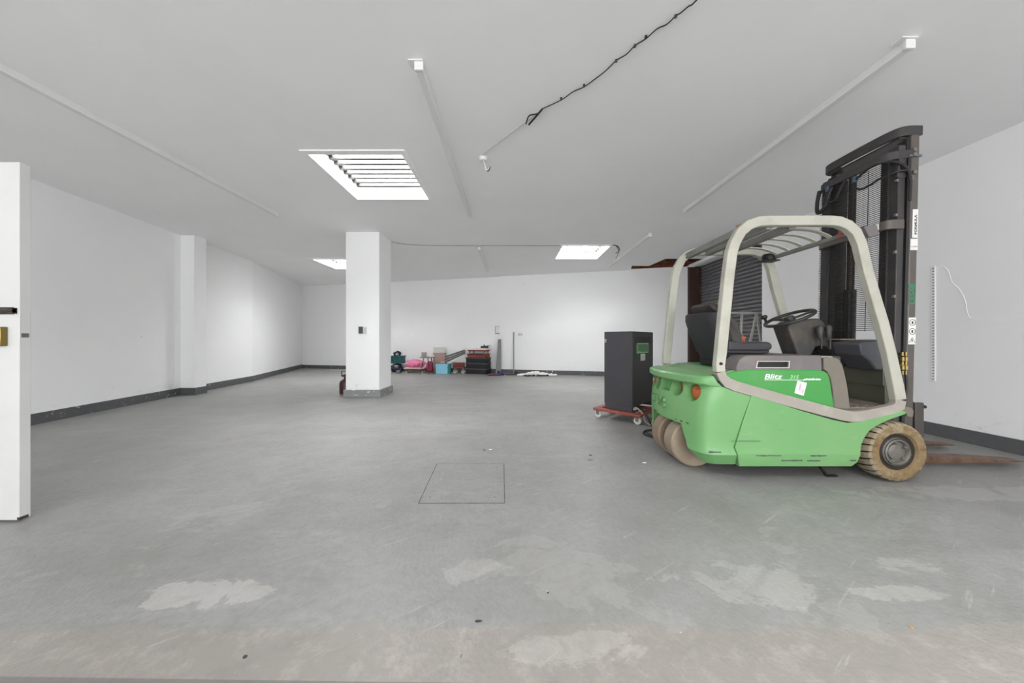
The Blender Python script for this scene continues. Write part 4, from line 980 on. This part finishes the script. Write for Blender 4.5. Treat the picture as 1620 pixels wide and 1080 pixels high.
# dolly with pale board and pink quilt
dlx = at(655, 589, 10.1).x
d2 = thing('furniture_dolly', (dlx, 10.28, 0), 'low red dolly with a pale board under the pink quilt', 'dolly', R(-3)); dolly(d2, .62, .40, .14)
solo('chipboard_sheet', MB().box(dlx - .34, dlx + .33, 10.07, 10.5, .1402, .165), mat('pinkish_white_board', (220, 196, 192), .6), 'pale pinkish board lying flat on the dolly under the pink quilt', 'board', bevel=.003)
xa = at(641, 575, 10.35).x; xb = at(688, 575, 10.35).x
solo('quilt', MB().blob((-3.20, 10.36, .28), (.32, .19, .14), 8, .35, 2.5, flat=.166), M_pinkpad, 'bundled pink quilt piled on the board and dolly', 'quilt')
solo('quilt', MB().blob((-2.71, 10.33, .19), (.12, .15, .19), 11, .2, 2.2, flat=0.005), mat('deep_pink_quilt', (196, 82, 118), .8, wear=[(9, (150, 30, 62), .5, .7)]), 'deeper pink quilt bundle on the floor under the small round table', 'quilt')
# small table
tx, tyy = at(676.5, 565, 9.95).x, 9.95
zt = H - (564.5 - HY) / F * tyy
st = thing('side_table', (tx, tyy, 0), 'small round grey side table with three thin splayed legs', 'table')
obj('table_top', MB().lathe([(0, zt - .022), (.245, zt - .022), (.252, zt - .011), (.245, zt), (0, zt)], (tx, tyy, 0), 'z', 32), mat('grey_green_top', (106, 118, 116), .5), st, smooth=40)
for a_ in (200, 290, 350):
    obj('leg', MB().cyl((tx + .12 * math.cos(R(a_)), tyy + .12 * math.sin(R(a_)), zt - .02), (tx + .22 * math.cos(R(a_)), tyy + .16 * math.sin(R(a_)), 0), .014, 8, .009), M_dark, st)
x0, x1, _, _ = stand(667, 674, 557, 564, tyy)
pf = thing('picture_frame', ((x0 + x1) / 2, tyy, zt), 'small grey box frame standing on the round side table', 'frame')
obj('frame_body', MB().box(x0, x1, tyy - .02, tyy + .02, zt, zt + .145), mat('greyish_mauve', (150, 138, 138), .6), pf, bevel=.003)
obj('frame_side', MB().box(x1, x1 + .012, tyy - .022, tyy + .022, zt, zt + .15), M_board, pf)
solo('crumpled_paper', MB().blob((at(683, 562, tyy).x, tyy - .02, zt + .035), (.085, .05, .045), 4, .5, 3, flat=zt), M_paper, 'crumpled white paper lying on the round side table', 'paper')
# white panel and cardboard box
x0, x1, z0, z1 = stand(686, 705.5, 549, 590, 10.52)
solo('wall_panel', MB().obox(((x0 + x1) / 2, 10.53, z1 / 2), (1, -.1, 0), (0, 1, .05), (0, -.05, 1), (x1 - x0) / 2, .012, z1 / 2), M_pale, 'pale mint white panel leaning on the back wall behind the cardboard box', 'panel')
x0, x1, z0, z1 = stand(685, 703.8, 558, 590, 10.24)
cbx = thing('cardboard_box', ((x0 + x1) / 2, 10.3, 0), 'large pinkish brown cardboard box behind the light blue box', 'box')
obj('box_body', MB().box(x0, x1, 10.24, 10.44, 0, z1), M_card, cbx, bevel=.004)
obj('packing_tape', MB().box(x0 + .25, x1 + .001, 10.238, 10.241, z1 * .52, z1 * .55), M_paper, cbx, label='strip of white tape')
x0, x1, z0, z1 = stand(689.3, 708, 576.3, 591, 9.88)
bb = thing('cardboard_box', ((x0 + x1) / 2, 9.98, 0), 'light blue box with teal side on the floor beside the black crates', 'box')
obj('box_body', MB().box(x0, x1, 9.88, 10.08, 0, z1 - .012), M_blue, bb, bevel=.003)
obj('box_lid', MB().box(x0 - .006, x1 + .006, 9.872, 10.086, z1 - .06, z1), M_blue, bb, bevel=.003)
obj('box_side', MB().prism([(x1, 9.885), (x1 + .075, 9.93), (x1 + .075, 10.06), (x1, 10.08)], 0, z1 - .004, 'z'), M_teals, bb)
# red dolly standing low next to crates
rx = at(721, 588, 9.9).x
d3 = thing('furniture_dolly', (rx + .09, 10.07, 0), 'scuffed red dolly between the light blue box and the black crates', 'dolly', R(-8)); dolly(d3, .38, .24, .20, .055)
solo('red_crate', MB().box(rx - .11, rx + .24, 10.0, 10.18, .2005, .34), mat('dull_red_plastic', (116, 48, 44), .6, wear=[(10, (150, 84, 72), .5, .7)]), 'dull red crate on the red dolly under the leaning rails', 'crate', bevel=.01)
# black crates stack
rz = R(-20); cfront = Vector((-.803, 9.68)); fd = Vector((math.cos(rz), math.sin(rz))); dpd = Vector((-fd.y, fd.x))
cen = cfront - fd * .36 + dpd * .2
for i in range(3):
    q = thing('plastic_crate', (cen.x, cen.y, i * .172), ('bottom', 'middle', 'top')[i] + ' black plastic crate in the stack of three by the back wall', 'crate', rz, 'stacked black crates by the back wall')
    cbm = MB().box(-.345, .345, -.185, -.17, .0, .16).box(-.345, .345, .17, .185, .0, .16).box(-.345, -.33, -.17, .17, 0, .16).box(.33, .345, -.17, .17, 0, .16).box(-.33, .33, -.17, .17, 0, .012)
    obj('crate_body', cbm, M_crate, q, local=True, bevel=.004)
    obj('crate_rim', MB().box(-.36, .36, -.20, -.185, .135, .17).box(-.36, .36, .185, .20, .135, .17).box(-.36, -.345, -.185, .185, .135, .17).box(.345, .36, -.185, .185, .135, .17), mat('worn_crate_rim', (74, 72, 80), .5), q, local=True)
M_ored = mat('orange_red_plastic', (150, 58, 34), .6, wear=[(8, (90, 30, 24), .5, .7)])
oc = thing('plastic_crate', (cen.x + .01, cen.y, .517), 'orange red crate between the black crates and the topmost dolly', 'crate', rz)
obj('crate_body', MB().box(-.31, .31, -.18, .18, 0, .115), M_ored, oc, local=True, bevel=.006)
obj('crate_rim', MB().box(-.32, .32, -.19, -.18, .09, .115).box(-.32, .32, .18, .19, .09, .115), M_crate, oc, local=True)
d4 = thing('furniture_dolly', (cen.x + .02, cen.y, .634), 'orange red dolly with pale castors stacked on top of the black crates', 'dolly', rz); dolly(d4, .62, .38, .12, .034, M_ored)
wb = solo('worktop_board', MB().obox((cen.x - .03, cen.y, .783), (fd.x, fd.y, 0), (dpd.x, dpd.y, 0), (0, 0, 1), .39, .25, .027), M_white, 'white board lying on the top dolly of the black crate stack', 'board', bevel=.003)
t2 = at(766.5, 550, 9.8)
tl = thing('tool_case', (t2.x, 9.86, .811), 'small dark tool with handle on top of the white board', 'tool')
obj('case_body', MB().box(t2.x - .12, t2.x + .12, 9.80, 9.9, .811, .88), M_black, tl, bevel=.008)
obj('case_handle', MB().box(t2.x - .03, t2.x + .005, 9.83, 9.87, .878, .92).beam((t2.x - .0, 9.85, .875), (t2.x + .19, 9.83, .90), .02, .012), M_black, tl)
# leaning slatted rails
starts = [(704, 564.5), (704, 568.5), (704, 572.5), (709, 574.5)]
ends = [(735.5, 554), (735.5, 556.5), (735.5, 558.5), (735.5, 561)]
for i, (s_, e_) in enumerate(zip(starts, ends)):
    Yr = 10.12 - i * .07
    a = at(*s_, Yr); b = at(e_[0], e_[1], Yr - .06)
    r = thing('metal_rail', ((a + b) / 2), ('dark grey metal rail leaning behind the others on the crate stack', 'second grey rail from the back in the leaning bundle', 'third grey rail from the back in the leaning bundle', 'white edged front rail of the leaning bundle left of the crates')[i], 'rail', 0, 'long rails leaning against the black crates')
    obj('rail_body', MB().beam(a, b, .06, .055 if i < 3 else .03), M_alu if i < 3 else M_white, r, bevel=.003)
    if i < 3: obj('rail_groove', MB().beam(a + Vector((0, -.032, 0)), b + Vector((0, -.032, 0)), .005, .022), M_darkwood, r)
# leaning board and pole
a = at(784.5, 586, 9.95); 
solo('leaning_board', MB().add([(at(783.6, 0, 9.80).x, 9.82, 0), (at(792.5, 0, 9.82).x, 9.82, 0), (at(793, 0, 10.0).x, 10.0, 1.09), (at(788, 0, 10.0).x, 10.0, 1.09),
     (at(783.6, 0, 9.80).x, 9.85, 0), (at(792.5, 0, 9.82).x, 9.85, 0), (at(793, 0, 10.0).x, 10.03, 1.09), (at(788, 0, 10.0).x, 10.03, 1.09)],
     [(0, 1, 2, 3), (7, 6, 5, 4), (0, 4, 5, 1), (1, 5, 6, 2), (2, 6, 7, 3), (3, 7, 4, 0)]), M_board, 'tall grey laminate board leaning on the back wall right of the black crates', 'board')
solo('box_offcut', MB().box(at(786.5, 0, 9.7).x, at(790.3, 0, 9.7).x, 9.70, 9.76, 0, .11), M_black, 'small black block at the foot of the leaning grey board', 'block', bevel=.004)
pl = thing('pole', (.05, 9.86, 0), 'thin grey metal pole leaning upright against the back wall', 'pole')
obj('pole_shaft', MB().cyl((.052, 9.80, .0), (.055, 9.925, 1.30), .016, 12), M_alu, pl)
obj('pole_cap', MB().cyl((.055, 9.924, 1.295), (.0552, 9.9255, 1.315), .018, 12), M_board, pl)
solo('small_block', MB().box(.085, .17, 9.70, 9.78, 0, .09), M_black, 'small black block on the floor beside the foot of the pole', 'block', bevel=.004)
# wall boxes
a = at(783.5, 515.5, 10.1); b = at(791.5, 528, 10.1); yw = ybw(XS - .1) + .08
mb_ = thing('junction_box', (a.x, yw, 1.3), 'small white junction box with dark outline on the back wall above the leaning board', 'junction box')
obj('box_body', MB().box(a.x, b.x - .01, yw - .035, yw + .01, b.z, a.z), mat('box_outline_grey', (150, 149, 146), .6), mb_, bevel=.003)
obj('box_cover', MB().box(a.x + .015, b.x - .02, yw - .045, yw - .035, b.z + .03, a.z - .015), M_white, mb_, bevel=.004)
a = at(819.5, 526.5, 9.95); b = at(826.5, 531, 9.95); yw = ybw(.25)
sk = thing('wall_socket', (a.x, yw, 1.2), 'white wall socket on the back wall right of the pole', 'socket')
obj('socket_plate', MB().box(a.x, b.x, yw - .02, yw + .02, b.z, a.z), mat('socket_white', (206, 206, 203), .5), sk, bevel=.003)
obj('socket_hole', MB().box(a.x + .03, a.x + .045, yw - .022, yw - .019, b.z + .03, a.z - .03).box(b.x - .045, b.x - .03, yw - .022, yw - .019, b.z + .03, a.z - .03), M_sw, sk)
# flat things on the floor
def slab(name, poly, z, m, label, cat): return solo(name, MB().prism([(at(px, py, 534.6 / (py - HY)).x, 534.6 / (py - HY)) for px, py in poly], 0.001, z, 'z'), m, label, cat)
def fpt(px, Y): return ((px - 810) / F * Y, Y)
solo('cloth', MB().blob((fpt(780, 9.4)[0], 9.40, .02), (.2, .07, .03), 3, .4, flat=0), M_purple, 'mauve cloth on the floor in front of the leaning board', 'cloth')
solo('cloth', MB().blob((fpt(793, 9.45)[0], 9.50, .03), (.10, .08, .05), 6, .4, flat=0), mat('indigo_cloth', (66, 54, 112), .9), 'indigo cloth lump on the floor left of the dark planks', 'cloth')
for i, (pa, pb, Yp, lb) in enumerate(((799, 828, 9.62, 'dark plank lying furthest back on the floor below the pole'), (801, 827, 9.5, 'dark plank lying nearest on the floor below the pole'))):
    solo('plank', MB().obox(((fpt(pa, Yp)[0] + fpt(pb, Yp)[0]) / 2, Yp, .012 + .0), (1, -.04, 0), (.04, 1, 0), (0, 0, 1), (fpt(pb, Yp)[0] - fpt(pa, Yp)[0]) / 2, .045, .0115), M_darkwood, lb, 'plank', bevel=.002)
solo('cardboard_offcut', MB().add([(.50, 9.40, .002), (.78, 9.36, .002), (.72, 9.56, .10), (.50, 9.58, .09), (.50, 9.41, -.0), (.78, 9.37, 0), (.72, 9.57, .094), (.50, 9.59, .084)], [(0, 1, 2, 3), (7, 6, 5, 4), (0, 4, 5, 1), (1, 5, 6, 2), (2, 6, 7, 3), (3, 7, 4, 0)]), M_tan, 'tan cardboard offcut lying in the white rubble', 'cardboard')
rb = MB()
for i in range(260):
    u = random.random(); px = 820 + 60 * u; Yp = random.uniform(9.30, 9.50 - .12 * abs(u - .5)); x = fpt(px, Yp)[0]
    h_ = .10 * math.exp(-((u - .45) / .3) ** 2) * random.random()
    if .46 < x < .82 and Yp < 9.6: h_ += 0
    s_ = random.uniform(.014, .042); a_ = random.uniform(0, 3.1)
    rb.obox((x, Yp, h_ + s_ * .6), (math.cos(a_), math.sin(a_), .3 * random.uniform(-1, 1)), (-math.sin(a_), math.cos(a_), 0), (0, .2, 1), s_, s_ * .7, s_ * .35)
o = solo('plaster_rubble', rb, M_rubble, 'heap of white plaster chips on the floor at the back wall', 'rubble', smooth=0); o['kind'] = 'stuff'
rb = MB()
for i in range(70):
    u = random.random(); Yp = random.uniform(9.16, 9.24); x = fpt(828 + 40 * u, Yp)[0]; s_ = random.uniform(.012, .028); a_ = random.uniform(0, 3)
    rb.obox((x, Yp, .02 * random.random() + .014), (math.cos(a_), math.sin(a_), .3), (-math.sin(a_), math.cos(a_), 0), (0, .2, 1), s_, s_ * .5, s_ * .4)
o = solo('dark_debris', rb, M_darkwood, 'dark fragments scattered in front of the white plaster rubble', 'debris', smooth=0); o['kind'] = 'stuff'

# small litter on the near floor
def litter(px, py, sx_, sy_, m, label, seed, h=.004):
    sx_ *= .75; sy_ *= .6
    Y = 534.6 / (py - HY); x = (px - 810) / F * Y
    solo('floor_debris', MB().blob((x, Y, .002), (sx_, sy_, h), seed, .7, 2.5, flat=0, sub=2), m, label, 'debris')
litter(766, 712, .022, .012, M_darkwood, 'small dark scrap on the floor just beyond the access cover', 1)
litter(776, 711, .02, .008, M_rubble, 'tiny white scrap beside the dark scrap beyond the access cover', 12)
litter(934, 720, .02, .014, M_darkwood, 'small dark crumb on the floor left of the rear wheels, the further one', 2)
litter(934, 728, .03, .010, mat('rusty_scrap', (120, 96, 76), .8), 'small brown crumb on the floor left of the rear wheels, the nearer one', 3)
litter(1020, 732, .022, .006, M_rubble, 'thin white scrap on the floor left of the forklift', 4)
litter(757, 983, .016, .007, M_darkwood, 'dark splinter on the floor in the near foreground', 5)
litter(388, 1039, .009, .009, M_darkwood, 'small dark crumb at lower left near the browner slab', 6)
litter(867, 938, .005, .005, M_darkwood, 'dark pebble on the pale floor right of the near splinter', 7)
litter(1441, 992, .008, .012, mat('orange_scrap', (176, 146, 96), .8), 'tiny orange scrap on the floor at lower right', 8)

# perforated shelf upright and painted-over cable on the right wall
ys_ = XR * F / (1477.5 - 810)
z1 = H - (421 - HY) / F * ys_; z0 = H - (603 - HY) / F * ys_
su = thing('shelf_upright', (XR, ys_, z0), 'white perforated metal shelf upright screwed to the right wall', 'shelf upright')
obj('upright_channel', MB().box(XR - .008, XR, ys_ - .017, ys_ + .017, z0, z1), M_wall, su, bevel=.002)
sl_ = MB(); z = z0 + .02
while z < z1 - .01: sl_.box(XR - .0095, XR - .0075, ys_ - .005, ys_ + .005, z, z + .012); z += .032
obj('slots', sl_, M_sw, su, smooth=0)
def wpt(px, py, d=.001): Yw = XR * F / (px - 810); return Vector((XR - d, Yw, H - (py - HY) / F * Yw))
solo('painted_cable', MB().tube(smooth_path([wpt(*p_) for p_ in ((1478, 421), (1490, 421), (1500, 428), (1506, 446), (1518, 458), (1527, 475), (1530, 492), (1536, 503), (1560, 505), (1590, 509), (1607, 505), (1625, 500))], 6), .0032, 6), M_wall, 'cable painted over in white looping along the right wall', 'cable')
